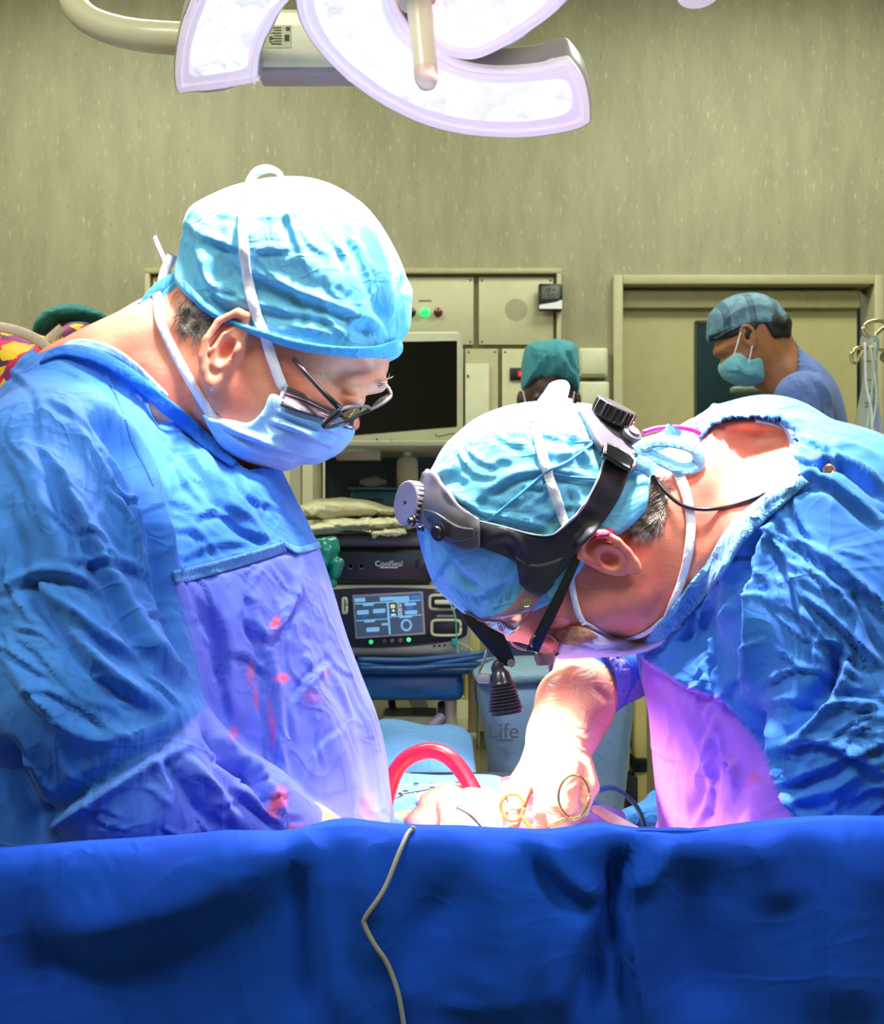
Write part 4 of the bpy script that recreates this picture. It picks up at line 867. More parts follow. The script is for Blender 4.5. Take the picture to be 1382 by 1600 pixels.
S=[([(110,600),(170,660),(220,740),(245,830),(265,930),(285,990),(310,1060),(328,1090)],13,.016,'s'),  # sleeve lap
   ([(0,640),(60,760),(110,900),(150,1010)],22,.010,'r'),([(0,770),(40,880),(90,960),(160,1010),(250,1060)],16,-.010,'r'),
   ([(60,700),(140,850),(210,980),(310,1090)],16,.012,'s'),([(20,850),(80,960),(170,1060),(262,1120)],15,.012,'s'),([(0,1000),(60,1090),(140,1150),(230,1140)],14,.010,'r'),
   ([(100,640),(150,720),(200,810),(232,900)],12,.010,'r'),([(140,640),(190,720),(225,790)],9,-.008,'r'),([(150,700),(200,780),(240,880)],8,.008,'s'),
   ([(45,1290),(120,1240),(200,1190),(270,1150),(320,1110)],14,-.014,'r'),([(60,1305),(140,1255),(220,1205),(300,1160)],8,.010,'r'),
   ([(0,930),(50,900),(110,905),(170,935)],10,.008,'s'),([(45,890),(90,940),(150,985),(230,1030)],9,.008,'r'),([(100,880),(170,880),(240,905)],7,.006,'s'),
   ([(250,1160),(290,1230),(330,1300)],12,-.012,'r'),([(320,1110),(350,1160),(400,1210),(440,1290)],11,.011,'s'),([(290,1180),(330,1230),(380,1300)],9,.009,'r'),([(330,1180),(370,1190),(410,1220)],9,.008,'s'),([(360,1230),(400,1260),(440,1300)],8,.008,'s'),
   ([(270,760),(285,850),(290,900)],16,-.010,'r'),([(240,640),(300,720),(350,790),(420,850)],10,.006,'s'),([(300,680),(350,760),(400,820)],9,.006,'r'),([(330,720),(390,780),(440,840)],7,-.005,'r'),
   ([(300,820),(340,800),(380,830),(430,850)],7,.006,'s'),([(275,880),(330,850),(400,848)],6,.004,'r'),
   ([(272,907),(340,890),(410,872),(446,860)],6,-.005,'e'),([(270,893),(340,876),(410,858),(440,848)],5,.004,'e'),
   ([(330,920),(345,1000),(352,1080),(365,1140)],14,.007,'s'),([(400,900),(395,970),(420,1050),(430,1180),(440,1260)],12,.007,'s'),([(300,940),(335,1000),(350,1090)],14,-.008,'r'),
   ([(380,960),(420,1000),(470,930)],9,.006,'s'),([(350,1020),(390,1030),(420,1060)],7,.005,'s'),([(480,900),(450,950),(430,1010)],9,.005,'r'),([(520,1030),(480,1060),(460,1100)],7,.004,'s'),
   ([(470,1000),(500,1100),(540,1200),(560,1290)],20,.006,'r'),([(545,1050),(570,1150),(590,1280)],12,-.005,'r'),([(330,1110),(350,1170),(420,1230)],14,-.012,'r'),
   ([(0,1150),(30,1230),(70,1320)],14,-.02,'r')]
S+=rstrokes(11,[(0,620),(200,620),(300,1080),(80,1280),(0,1150)],lambda x,y:62 if y<850 else 42,60,120,5,.0034,14)
S+=rstrokes(12,[(300,900),(500,880),(590,1280),(420,1290),(330,1080)],75,36,90,5,.0020,24)
S+=rstrokes(13,[(220,600),(400,760),(480,830),(420,850),(290,880),(260,800)],52,26,90,4.5,.0024,12)
S+=rstrokes(14,[(290,1180),(400,1190),(470,1290),(330,1310),(120,1290)],40,20,80,5,.0034,20)
def stainf(spots,seed=3):
    def f(V):
        px,py=topx(V); o=np.zeros(len(V)); N=vnoise(V,np.float32(70))
        for (x,y,rx,ry,a,s) in spots:
            a=math.radians(a); u=((px-x)*math.cos(a)+(py-y)*math.sin(a))/rx; v=(-(px-x)*math.sin(a)+(py-y)*math.cos(a))/ry
            o=np.maximum(o,s*np.clip(1.5-(np.sqrt(u*u+v*v)+N*.25)*1.3,0,1))
        return o
    return f
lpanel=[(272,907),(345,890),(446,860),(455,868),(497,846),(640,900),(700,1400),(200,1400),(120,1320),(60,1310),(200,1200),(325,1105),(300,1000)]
lsp=[(432,972,14,7,-50,1),(440,1060,14,7,-12,1),(392,1050,7,22,5,.55),(425,1130,5,40,-4,.6),(513,1050,5,5,0,.8),(432,1255,16,26,25,.85),(462,1297,12,12,0,.9),(366,1145,8,12,0,.5),(490,1090,18,10,20,.25),(400,1090,5,26,0,.5),(575,1270,14,40,0,.2)]
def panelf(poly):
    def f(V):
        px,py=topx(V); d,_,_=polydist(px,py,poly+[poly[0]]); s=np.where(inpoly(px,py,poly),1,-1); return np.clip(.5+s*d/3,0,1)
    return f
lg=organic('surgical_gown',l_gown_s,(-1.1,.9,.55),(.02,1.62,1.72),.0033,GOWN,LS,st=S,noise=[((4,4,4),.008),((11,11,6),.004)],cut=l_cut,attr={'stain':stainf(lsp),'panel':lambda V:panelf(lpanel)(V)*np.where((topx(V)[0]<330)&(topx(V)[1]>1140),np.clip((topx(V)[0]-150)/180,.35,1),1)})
s=lg.modifiers.new('thickness','SOLIDIFY'); s.thickness=.002; s.offset=-1
lb_=organic('body',lambda p:smin(l_body(p),l_gown_s(p)+insetmap(p,opening,.013,.030,14),.01),(-.62,1.05,1.3),(.02,1.55,1.82),.0023,SKIN,LS,noise=[((30,30,30),.0006)],
  st=[([(500,575),(520,600),(548,618)],3,-.0012),([(548,640),(560,632),(566,640)],2,-.001),([(520,612),(545,618),(575,620)],2.2,-.0022),([(548,608),(565,614),(585,606)],2.5,.0012),([(310,620),(350,670),(395,710)],5,-.003),([(330,640),(365,690)],4,-.002),([(440,575),(520,582),(600,580)],2,-.0006),([(445,588),(520,592),(598,590)],2,-.0006)])
# legs of the surgeon hidden below the drape are covered by the gown skirt
gs=organic('gown_skirt',Pillow([(-200,1500),(615,1500),(640,2300),(-230,2300)],Yc,.17,.2,3,.006),(-1.0,1.05,.18),(.02,1.6,.9),.012,GOWN,LS,noise=[((5,5,1.5),.02)])
for x in (-.62,-.40): 
    box('shoe',(x-.02,1.2+.1*(x>-.5),0),(x+.24,1.3+.1*(x>-.5),.09),plain('black_clog',(30,32,36),.5),LS,.03,4); tube('trouser_leg',[(x+.05,1.25+.1*(x>-.5),.06),(x+.04,1.26,.4)],[.055,.07],SCRUB,LS,16,0)
# cap
capo=[(286,437),(289,405),(294,370),(300,342),(312,330),(345,318),(380,304),(420,294),(460,293),(495,298),(530,312),(562,332),(592,362),(616,395),(632,428),(640,462),(641,492),(636,512),(624,528),(626,545),(612,556),(578,565),(540,567),(498,564),(455,555),(415,541),(383,528),(350,511),(317,485),(294,460)]
capP=Pillow(capo,Yc,.104,.12,4,.0025)
SC=[([(330,440),(400,480),(500,500),(600,520)],9,.004,'s'),([(375,420),(450,455),(540,490),(622,530)],12,.007,'s'),([(300,350),(310,420),(345,470),(420,500)],10,.007,'s'),([(560,330),(590,400),(602,460),(612,525)],10,.006,'s'),([(520,330),(560,400),(585,470),(612,525)],10,-.005,'r'),([(635,430),(628,480),(612,525)],8,.006,'s'),
    ([(330,330),(320,380),(330,430)],9,.006,'r'),([(345,350),(350,400),(380,440)],8,-.005,'r'),([(300,440),(340,480),(400,510)],7,-.005,'r'),([(380,310),(372,370),(385,420)],8,.005,'s'),([(560,380),(575,440),(605,520)],7,-.004,'r'),([(440,500),(500,515),(560,515)],9,.005,'r')]
SC+=rstrokes(21,[(300,340),(420,300),(560,340),(620,430),(620,520),(420,500),(310,450)],lambda x,y:30 if x<450 else 65,34,70,7,.0022,22)
def cap_fn(p): return smin(smin(capP(p),ell(p,P(455,400,Yc),(.11,.10,.085)),.02),smax(l_head(p)-.012,-capP.d2(p),.006),.012)
lc=organic('surgical_cap',cap_fn,(-.36,1.13,1.5),(.0,1.47,1.82),.0026,CAPM,LS,st=SC,noise=[((14,14,14),.002)])
patch('cap_band',[(290,440),(318,468),(352,492),(386,508),(420,519),(460,530),(500,538),(545,542),(590,540),(622,530)],[(288,452),(316,484),(350,511),(384,529),(416,542),(456,556),(498,565),(542,568),(585,566),(620,552)],[lc],CAPB,lc,.006,.002,60,8,None,1)
V=[]; L,N=hug([(330,490),(386,517),(420,529),(460,542),(500,550),(545,554),(600,550)],[lc],.008,10)
for i in range(0,len(L)-1): V.append(tube_vf([L[i],L[i].lerp(L[i+1],.5)],.0006,5))
mesh('stitching',*join_vf(V),plain('stitch_blue',(40,120,180),.7),lc)
# knotted loops on top and ties
hugribbon('mask_tie',[(385,318),(380,350),(382,400),(388,440),(400,490),(412,520),(425,560),(440,600),(446,604)],[lc,lb_],[16,17,17,17,16],TIE,LS,.004,.0012,8)
hugribbon('mask_tie',[(246,462),(250,500),(270,545),(300,600),(330,648),(346,662)],[lb_,lg],[15,15,16],TIE,LS,.003,.0012,8)
hugribbon('mask_tie',[(446,600),(440,625),(425,650),(412,664),(395,668),(370,662),(344,656)],[lb_],[9,11,11,9,8,8],TIE,LS,.004,.0012,8)
def loop(name,pts,Y,w,mat,par,N=(0.2,-1,0.1),thick=.001,dy=None):
    q=cat([P(a,b,Y+(dy[i] if dy else 0)) for i,(a,b) in enumerate(pts)],6); return ribbon(name,[Vector(v) for v in q],[N]*len(q),w,thick,mat,par)
loop('tie_bow_loop',[(385,318),(388,290),(400,270),(420,264),(437,272),(437,290),(425,304),(400,318)],Yc-.02,.0105,TIE,LS,(.75,-.65,.1))
loop('tie_bow_loop',[(385,318),(350,312),(328,318),(330,328),(350,326),(382,322)],Yc-.02,.006,TIE,LS,(.1,-.7,.7))
loop('tie_tail',[(385,320),(350,330),(330,345),(312,362)],Yc-.05,.010,TIE,LS,(0,-.8,.6))
organic('tie_knot',lambda p:ell(p,P(390,317,Yc-.02),(.014,.012,.010))+vnoise(p,np.float32(120))*.003,P(390,317,Yc-.02)-Vector((.03,.03,.03)),P(390,317,Yc-.02)+Vector((.03,.03,.03)),.002,TIE,LS)
loop('cap_tie',[(288,428),(262,440),(240,458),(226,478)],Yc-.04,.014,CAPB,LS,(.2,-.9,.3)); loop('cap_tie',[(285,440),(262,462),(252,478),(236,485),(222,470)],Yc-.045,.013,CAPB,LS,(.4,-.9,.2))
loop('tie_tail',[(262,418),(252,395),(240,368)],Yc-.02,.006,TIE,LS,(.3,-.9,0)); loop('tie_tail',[(250,462),(256,430),(270,398)],Yc-.03,.012,TIE,LS,(.5,-.85,0))
hairstrands('hair',[(258,446),(290,444),(312,474),(330,494),(322,508),(306,514),(286,508),(262,480)],[lb_],62,1100,30,HAIR,LS,3,.0004,22)
hairstrands('eyebrow_hair',[(585,596),(606,592),(604,604),(588,606)],[lb_],-15,20,12,HAIR,LS,5,.0004,25)
# mask
maskP=Pillow([(338,655),(350,661),(390,668),(412,666),(430,648),(442,626),(470,640),(530,658),(550,668),(540,690),(525,705),(505,716),(490,722),(470,722),(450,730),(425,731),(400,725),(370,712),(352,690)],Yc,.090,.045,4,.0022)
mk=organic('surgical_mask',over(l_head,maskP,.011),(-.34,1.18,1.42),(-.08,1.42,1.56),.0024,MASKM,LS,st=[([(345,668),(400,690),(470,712),(500,718)],6,.006,'s'),([(420,660),(470,678),(520,700)],6,.006,'s'),([(430,645),(480,662),(540,685)],5,.005,'s'),([(365,700),(420,715),(460,726)],6,.002,'s'),([(470,700),(500,690),(530,684)],6,.002,'r')],noise=[((20,20,20),.0015)])
DMESH=plain('dark_mask_strip',(74,58,70),.55,vary=.2,bump=.5,sc_=120)
patch('dark_nose_strip',[(450,603),(475,615),(505,632),(530,641)],[(438,634),(470,645),(505,655),(522,661)],[mk,lb_],DMESH,mk,.005,.0015,24,8)
for dy in (9,17): hugtube('strip_fold',[(446,606+dy),(475,616+dy),(505,630+dy),(524,637+dy)],[mk,lb_],.0009,plain('mask_fold_rose',(150,118,126),.5),mk,.0065,6)
patch('dark_strip_far_side',[(536,668),(545,664),(553,656)],[(542,670),(548,671),(551,672)],[mk,lb_],DMESH,mk,.004,.0012,8,4)
hugtube('mask_edge',[(442,627),(470,641),(505,652),(545,667)],[mk,lb_],.0011,TIE,mk,.004,6)
# glasses
gl=mesh('eyeglasses',*tube_vf([P(458,560,Yc-.088),P(480,585,Yc-.09),P(505,612,Yc-.091),P(533,640,Yc-.092)],[.0026,.0028,.003,.0036],10),plain('tortoise_temple',(58,40,38),.3,coat=.4,vary=.5,sc_=60),LS)
FR=[(505,664),(506,668),(520,668),(545,662),(575,648),(592,636),(605,622),(607,614),(598,608)]
tube('lens_frame',[P(505,662,Yc-.09),P(510,668,Yc-.088),P(540,660,Yc-.07),P(565,646,Yc-.03),P(580,640,Yc-.005)],.0022,BLK,gl,8)
tube('lens_frame',[P(505,662,Yc-.09),P(520,648,Yc-.088),P(535,639,Yc-.08),P(560,634,Yc-.05),P(575,636,Yc-.02),P(580,640,Yc-.005)],.0022,plain('grey_frame',(128,112,118),.25,coat=.5),gl,8)
tube('lens_frame',[P(578,640,Yc+.005),P(595,632,Yc+.04),P(609,622,Yc+.07),P(611,614,Yc+.075),P(604,602,Yc+.08),P(600,598,Yc+.08)],.0022,bpy.data.materials['grey_frame'],gl,8)
def lensq(name,pts):
    q=[P(*a) for a in pts]; plate(name,q,(0,1,0),.0015,LENSG,gl,0)
lensq('lens',[(507,664,Yc-.088),(522,666,Yc-.086),(545,658,Yc-.065),(566,645,Yc-.028),(578,639,Yc-.006),(560,636,Yc-.048),(537,641,Yc-.08),(520,650,Yc-.088)])
lensq('lens',[(580,639,Yc+.005),(595,631,Yc+.04),(608,621,Yc+.07),(608,615,Yc+.075),(596,620,Yc+.055),(583,632,Yc+.01)])
pbox('frame_hinge',503,640,530,668,Yc-.093,.003,BLK,gl,.001) if False else tube('frame_hinge',[P(532,641,Yc-.0925),P(520,652,Yc-.0925),P(507,664,Yc-.0915)],[.0042,.004,.003],BLK,gl,10)
# collar
patch('gown_collar',[(78,548),(98,541),(130,541),(165,552),(205,576),(250,612),(290,644),(330,682),(372,722)],[(62,568),(95,556),(135,563),(170,578),(205,600),(245,636),(280,666),(320,700),(362,730)],[lg,lb_],COLL,LS,.006,.003,60,6)
patch('scrub_collar',[(95,543),(112,532),(140,531),(175,541),(205,560),(235,588),(262,615)],[(98,550),(120,546),(145,548),(180,560),(210,580),(238,606),(262,625)],[lb_,lg],SCRUB,LS,.004,.002,40,4)
patch('yoke_hem',[(270,892),(300,886),(345,875),(400,860),(442,846)],[(274,912),(305,906),(348,894),(400,878),(448,862)],[lg],HEM,lg,.003,.002,50,5)
V=[]
L,N=hug([(270,897),(345,880),(442,851)],[lg],.0055,24)
for i in range(0,len(L)-1): V.append(tube_vf([L[i],L[i].lerp(L[i+1],.55)],.0005,4))
L,N=hug([(165,575),(190,640),(215,700),(240,760)],[lg],.003,24)
for i in range(0,len(L)-1): V.append(tube_vf([L[i],L[i].lerp(L[i+1],.55)],.0007,4))
mesh('seam_stitching',*join_vf(V),plain('stitch_light',(60,110,190),.7),lg)
patch('darker_bib_edge',[(438,842),(462,854),(480,852),(498,846)],[(440,850),(462,864),(482,862),(502,856)],[lg],HEM,lg,.003,.0015,20,4)
# ============================================================ RIGHT SURGEON
RS=empty('person',Vector((.45,1.2,0)),'surgeon at the right bent low in a blue gown, wearing a headlight, face down','person')
Yr=1.20
r_head=Pillow([(690,870),(678,790),(715,705),(800,658),(890,652),(960,688),(1005,735),(1050,790),(1062,870),(1048,945),(1018,988),(960,1000),(905,1003),(872,1012),(858,1026),(843,1026),(832,1010),(812,1003),(790,1000),(768,988),(740,962),(708,925)],Yr,.080,.085,4,.0025)
r_neck=Pillow([(975,720),(1040,680),(1100,655),(1180,640),(1245,660),(1290,720),(1260,790),(1200,860),(1130,930),(1080,985),(1030,1000),(980,985),(930,900),(930,790)],Yr,.085,.07,5,.003)
r_torso=Pillow([(1085,668),(1105,642),(1140,632),(1190,630),(1240,645),(1300,688),(1382,745),(1600,850),(1800,1000),(1850,1500),(1045,1500),(1038,1300),(1030,1200),(1021,1110),(1006,1035),(1030,985),(1075,950),(1120,900),(1150,850),(1180,800),(1150,720),(1100,700)],Yr,.20,.2,5,.004)
earc_r=P(951,869,Yr-.092)
def r_headf(p):
    f=smin(r_head(p),r_neck(p),.03)
    f=smin(f,cone(p,P(880,960,Yr-.055),P(985,930,Yr-.055),.022,.03),.02)
    f=smin(f,cone(p,P(845,985,Yr-.05),P(812,965,Yr-.06),.012,.014),.012)
    f=smax(f,-ell(p,P(862,990,Yr-.072),(.014,.014,.012)),.01)
    f=smin(f,cone(p,P(1010,790,Yr-.05),P(1090,870,Yr-.06),.025,.03),.03)
    return f
def r_body(p): return ear(p,earc_r,unit(-.42,.90),unit(-.90,-.42),.033,r_headf(p))
ra=[P(1285,850,1.10),P(1310,980,1.06),P(1335,1130,1.02),P(1310,1260,1.02),P(1180,1400,1.04)]
ra_near=lambda p: chain(p,ra,[.115,.105,.085,.07,.055],.03)
rf_sl=[P(1180,900,1.38),P(1060,990,1.42),P(985,1022,1.38),P(935,1048,1.33)]
ra_far=lambda p: chain(p,rf_sl,[.09,.062,.046,.050],.03)
def r_gown_s(p):
    f=smin(r_torso(p),ra_near(p),.028); f=smin(f,ra_far(p),.03); return smin(f,r_neck(p)-.006,.03)
r_open=[(600,500),(1078,560),(1082,650),(1093,690),(1110,668),(1135,655),(1180,652),(1225,668),(1243,690),(1236,722),(1248,742),(1236,752),(1195,775),(1160,805),(1130,840),(1108,880),(1085,905),(1062,935),(1035,970),(1005,1005),(985,1000),(960,1010),(880,1015),(760,980)]
r_cuffpoly=[(860,1023),(880,1018),(905,1034),(935,1056),(955,1080),(966,1104),(940,1140),(700,1140),(700,1010)]
def r_cut(V,N):
    px,py=topx(V); return inpoly(px,py,r_open)|(V[:,0]>1.15)|(inpoly(px,py,r_cuffpoly)&(V[:,0]<.35))
SR=[([(1180,1110),(1200,1150),(1208,1200),(1222,1245),(1262,1290)],12,.018,'s'),([(1165,1090),(1185,1140),(1195,1200),(1210,1260),(1240,1300)],18,-.022,'r'),
    ([(1170,900),(1185,960),(1180,1040),(1170,1100)],14,.010,'r'),([(1210,790),(1180,880),(1170,980),(1165,1090)],12,.008,'s'),
    ([(1140,850),(1110,920),(1080,960),(1040,1000)],9,.008,'s'),([(1190,800),(1150,880),(1130,960),(1120,1040)],10,.008,'r'),([(1170,860),(1135,940),(1105,1000)],8,-.007,'r'),
    ([(1250,930),(1300,970),(1350,1020),(1382,1050)],8,.009,'s'),([(1260,860),(1320,900),(1382,960)],9,.008,'s'),([(1230,880),(1280,900),(1340,960)],7,.006,'r'),
    ([(1305,1000),(1300,1050),(1270,1090),(1230,1130)],12,-.014,'r'),([(1320,1010),(1310,1060),(1280,1110),(1230,1160)],10,.013,'s'),([(1382,1100),(1320,1090),(1280,1110)],8,.008,'s'),
    ([(1210,1180),(1270,1160),(1330,1180),(1390,1220)],10,.010,'s'),([(1215,1235),(1280,1205),(1340,1180),(1400,1160)],9,.010,'s'),([(1225,1250),(1290,1235),(1350,1200)],8,.008,'r'),([(1240,1265),(1300,1290),(1340,1300)],8,.007,'r'),
    ([(1005,1020),(1066,1062),(1127,1084),(1165,1124),(1206,1175)],6,.005,'e'),([(1005,1034),(1066,1077),(1127,1099),(1160,1138),(1202,1190)],6,-.005,'e'),
    ([(1050,1090),(1080,1150),(1090,1210)],12,.006,'s'),([(1120,1110),(1100,1170),(1098,1240),(1080,1300)],10,.009,'s'),([(1125,1187),(1146,1200),(1152,1240),(1148,1300)],6,.014,'s'),([(1115,1195),(1108,1240),(1100,1300)],12,-.012,'r'),
    ([(1170,1140),(1190,1200),(1190,1300)],16,-.010,'r'),([(1150,700),(1220,655),(1290,700)],8,.004,'r'),([(1270,740),(1320,720),(1382,770)],8,.009,'s'),([(1290,700),(1340,740),(1400,800)],10,-.008,'r'),
    ([(1230,760),(1290,752),(1382,830)],9,.007,'s'),([(1180,800),(1240,765),(1300,760)],6,.004,'s')]
SR+=rstrokes(31,[(1200,780),(1382,800),(1420,1280),(1260,1290),(1180,1080)],lambda x,y:45 if y<1050 else -15,60,110,5,.0034,18)
SR+=rstrokes(32,[(1150,830),(1200,800),(1170,1100),(1010,1030),(1080,950)],lambda x,y:118,34,60,5,.0042,16)
SR+=rstrokes(33,[(1020,1060),(1160,1130),(1200,1290),(1040,1300)],80,20,90,5,.0024,16)
SR+=rstrokes(34,[(1090,640),(1240,640),(1400,740),(1400,800),(1260,740)],25,22,70,4.5,.0034,16)
for k in range(16): t=k/15; x=1012+t*190; y=np.interp(x,[1005,1066,1127,1165,1206],[1028,1070,1092,1132,1183]); SR.append(([(x-3,y-8),(x+3,y+9)],2.6,.0030,'r'))
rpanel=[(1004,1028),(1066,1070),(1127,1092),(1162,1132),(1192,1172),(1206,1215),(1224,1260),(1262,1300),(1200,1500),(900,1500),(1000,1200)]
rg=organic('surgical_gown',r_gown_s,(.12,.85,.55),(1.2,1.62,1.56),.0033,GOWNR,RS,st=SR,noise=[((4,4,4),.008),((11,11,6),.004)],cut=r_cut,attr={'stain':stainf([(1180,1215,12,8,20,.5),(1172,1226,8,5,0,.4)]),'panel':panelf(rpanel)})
s=rg.modifiers.new('thickness','SOLIDIFY'); s.thickness=.002; s.offset=-1
SKIN2=SKINR
rb=organic('body',lambda p:smin(r_body(p),r_gown_s(p)+insetmap(p,r_open,.007,.030,30),.012),(-.06,1.0,1.22),(.62,1.5,1.55),.0023,SKIN2,RS,noise=[((28,28,28),.0008)],
  st=[([(1040,930),(1010,960),(985,975)],4,-.0015),([(855,985),(870,983),(885,988)],2,-.0015),([(850,970),(870,968),(890,975)],2,-.001),([(1085,860),(1070,900),(1050,930)],5,-.002)])
gs=organic('gown_skirt',Pillow([(1045,1400),(1850,1400),(1830,2400),(1060,2400)],Yr,.18,.2,3,.006),(.1,.9,.18),(1.2,1.6,1.0),.012,GOWNR,RS,noise=[((5,5,1.5),.02)])
for x in (.45,.66):
    box('shoe',(x-.24,1.1+.12*(x>.5),0),(x+.02,1.2+.12*(x>.5),.09),plain('black_clog',(30,32,36),.5),RS,.03,4); tube('trouser_leg',[(x-.05,1.15+.12*(x>.5),.06),(x-.04,1.16,.4)],[.055,.07],SCRUB,RS,16,0)
# cap
capr=Pillow([(652,822),(652,790),(662,760),(681,732),(695,703),(716,680),(745,655),(790,638),(850,629),(890,631),(925,648),(960,680),(996,728),(994,760),(985,797),(958,825),(925,845),(902,868),(874,905),(846,932),(815,947),(785,957),(756,964),(730,956),(705,935),(680,910),(661,865)],Yr,.104,.085,4,.0025)
SC=[([(690,760),(740,800),(800,815),(860,830)],8,.005,'s'),([(750,860),(790,840),(810,870),(780,910)],9,.004,'s'),([(690,900),(740,930),(800,900)],8,.005,'s'),([(700,870),(750,920),(815,885)],7,-.004,'r'),([(740,790),(800,750),(860,740),(920,750)],9,.005,'s'),([(870,640),(900,700),(930,740)],8,.004,'s'),([(800,690),(850,710),(930,700)],8,.004,'r'),([(890,760),(900,790),(860,820)],8,.004,'s')]
SC+=rstrokes(41,[(690,740),(760,660),(900,640),(980,740),(900,850),(760,830)],lambda x,y:-15,36,70,7,.0020,30)
rc=organic('surgical_cap',lambda p:smin(smin(capr(p),ell(p,P(825,780,Yr),(.095,.098,.08)),.02),smax(r_headf(p)-.012,-capr.d2(p),.006),.012),(-.06,1.05,1.24),(.24,1.35,1.56),.0026,CAPM,RS,st=SC,noise=[((14,14,14),.002)])
SEAM=plain('seam_blue',(70,160,212),.6)
for q in ([(1000,700),(930,690),(900,692)],[(930,690),(890,720),(855,737),(810,775),(770,808),(756,818)],[(855,737),(890,745),(930,748)],[(722,790),(760,815),(790,822)],[(712,858),(695,880),(680,908)],[(712,740),(760,800),(772,812)][:0]):
    if q: hugribbon('cap_seam',q,[rc],5,SEAM,rc,.0025,.001,8)
patch('pink_inner_cap',[(993,742),(986,778),(962,812),(922,845)],[(1000,750),(992,797),(974,824),(946,836)],[rb],plain('pink_inner_cap',(214,24,100),.6),RS,.004,.003,24,4)
hugribbon('mask_tie',[(836,664),(845,700),(858,745),(872,785),(882,815)],[rc],[14,16,16,15],TIE,RS,.004,.0012,8)
hugribbon('mask_tie',[(1058,735),(1072,770),(1080,815),(1076,865),(1062,918),(1041,964)],[rb],[18,16,15,13,11],TIE,RS,.003,.0012,8)
hugribbon('mask_tie',[(893,895),(895,920),(900,945),(906,962),(912,972)],[rb],[9,10,10,8],TIE,RS,.004,.0012,8)
hugribbon('mask_tie',[(906,968),(935,984),(957,997),(985,998),(1015,985),(1042,963)],[rb],[4,6,9,11,10,9],TIE,RS,.004,.0014,8)
WT=plain('bright_white_tape',(236,234,238),.7)
for nm_,pp,rr_ in (('tie_tail',[(838,664),(856,636),(872,612),(881,603)],[.005,.010,.010,.006]),('tie_tail',[(842,662),(868,640),(890,627)],[.004,.007,.004])):
    q_=[P(a,b,Yr-.03-.01*(len(pp)==3)) for a,b in pp]; organic(nm_,lambda p,q_=q_,rr_=rr_:chain(p,q_,rr_,.004,.35),P(820,680,Yr-.08),P(905,585,Yr+.05),.0016,WT,RS,noise=[((60,60,60),.001)])
organic('tie_knot',lambda p:ell(p,P(832,663,Yr-.03),(.018,.012,.010))+vnoise(p,np.float32(120))*.003,P(832,663,Yr-.03)-Vector((.03,.03,.03)),P(832,663,Yr-.03)+Vector((.03,.03,.03)),.002,WT,RS)
CT=cloth('cap_tie_blue',(120,190,232),fold=40,dist=.002)
loop('cap_tie',[(994,705),(1020,690),(1050,690),(1080,698),(1092,712),(1088,728),(1065,732),(1040,722),(1010,706),(994,700)],Yr-.085,.014,CT,RS,(.1,-.9,.3)); loop('cap_tie',[(992,700),(1020,694),(1045,684),(1056,668)],Yr-.07,.018,CT,RS,(.2,-.9,.2)); loop('cap_tie',[(994,722),(1010,728),(1022,738)],Yr-.092,.016,CT,RS,(.1,-1,0))
hairstrands('hair',[(998,738),(1030,728),(1050,752),(1040,800),(1010,830),(984,822),(990,790)],[rb],105,1300,30,HAIR,RS,3,.0004,24)
hairstrands('eyebrow_hair',[(842,962),(856,958),(866,966),(850,972)],[rb],30,60,12,HAIR,RS,5,.0004,25)
hugtube('magenta_cord',[(1005,676),(1030,669),(1062,668),(1088,674),(1099,684),(1095,694)],[],.0027,plain('magenta_cord',(196,20,170),.4),RS,Y0=Yr-.06)
# mask
mr=Pillow([(862,1010),(868,992),(880,978),(900,970),(930,985),(957,999),(990,1001),(1020,985),(1040,962),(1050,974),(1025,993),(1000,1007),(965,1018),(926,1022),(890,1023),(868,1021)],Yr,.086,.030,4,.002)
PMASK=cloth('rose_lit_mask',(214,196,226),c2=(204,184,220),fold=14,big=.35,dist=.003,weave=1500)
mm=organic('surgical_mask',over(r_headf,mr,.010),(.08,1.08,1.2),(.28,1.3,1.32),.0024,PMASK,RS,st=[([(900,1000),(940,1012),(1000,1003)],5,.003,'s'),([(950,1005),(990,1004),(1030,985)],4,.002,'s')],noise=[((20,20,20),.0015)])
patch('mesh_nose_strip',[(862,990),(880,982),(900,978),(920,984),(934,993)],[(862,1002),(880,1006),(900,1008),(915,1004),(934,996)],[mm,rb],plain('peach_mesh',(206,138,112),.6,vary=.25,bump=.5,sc_=140),mm,.004,.0015,24,6)
# headlight worn on the head
hl=empty('surgical_headlight',P(850,840,Yr-.1),None,None); hl.parent=RS; hl.matrix_basis=RS.matrix_basis.inverted()@hl.matrix_basis
BAND=plain('black_leather_band',(16,18,30),.6,vary=.12,bump=.25,sc_=60); 
patch('black_band',[(744,813),(785,823),(832,835),(860,836),(878,824),(907,796),(932,752),(944,716)],[(744,853),(785,868),(812,882),(824,900),(838,926),(872,903),(904,860),(936,825),(968,778),(984,733)],[rc,rb],BAND,hl,.006,.003,80,12)
patch('band_corner',[(806,868),(825,880),(850,880),(880,870)],[(812,912),(828,924),(848,930),(866,914)],[rc,rb],BAND,hl,.0065,.003,30,8)
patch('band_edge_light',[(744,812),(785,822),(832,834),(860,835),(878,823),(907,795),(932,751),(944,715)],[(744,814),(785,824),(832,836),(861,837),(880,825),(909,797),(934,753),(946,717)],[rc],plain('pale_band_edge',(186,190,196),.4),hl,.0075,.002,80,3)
patch('grey_front_pad',[(660,738),(676,736),(694,758),(718,788),(750,812)],[(654,812),(668,824),(690,842),(727,860),(750,856)],[rc],GREYHL,hl,.010,.006,40,12)
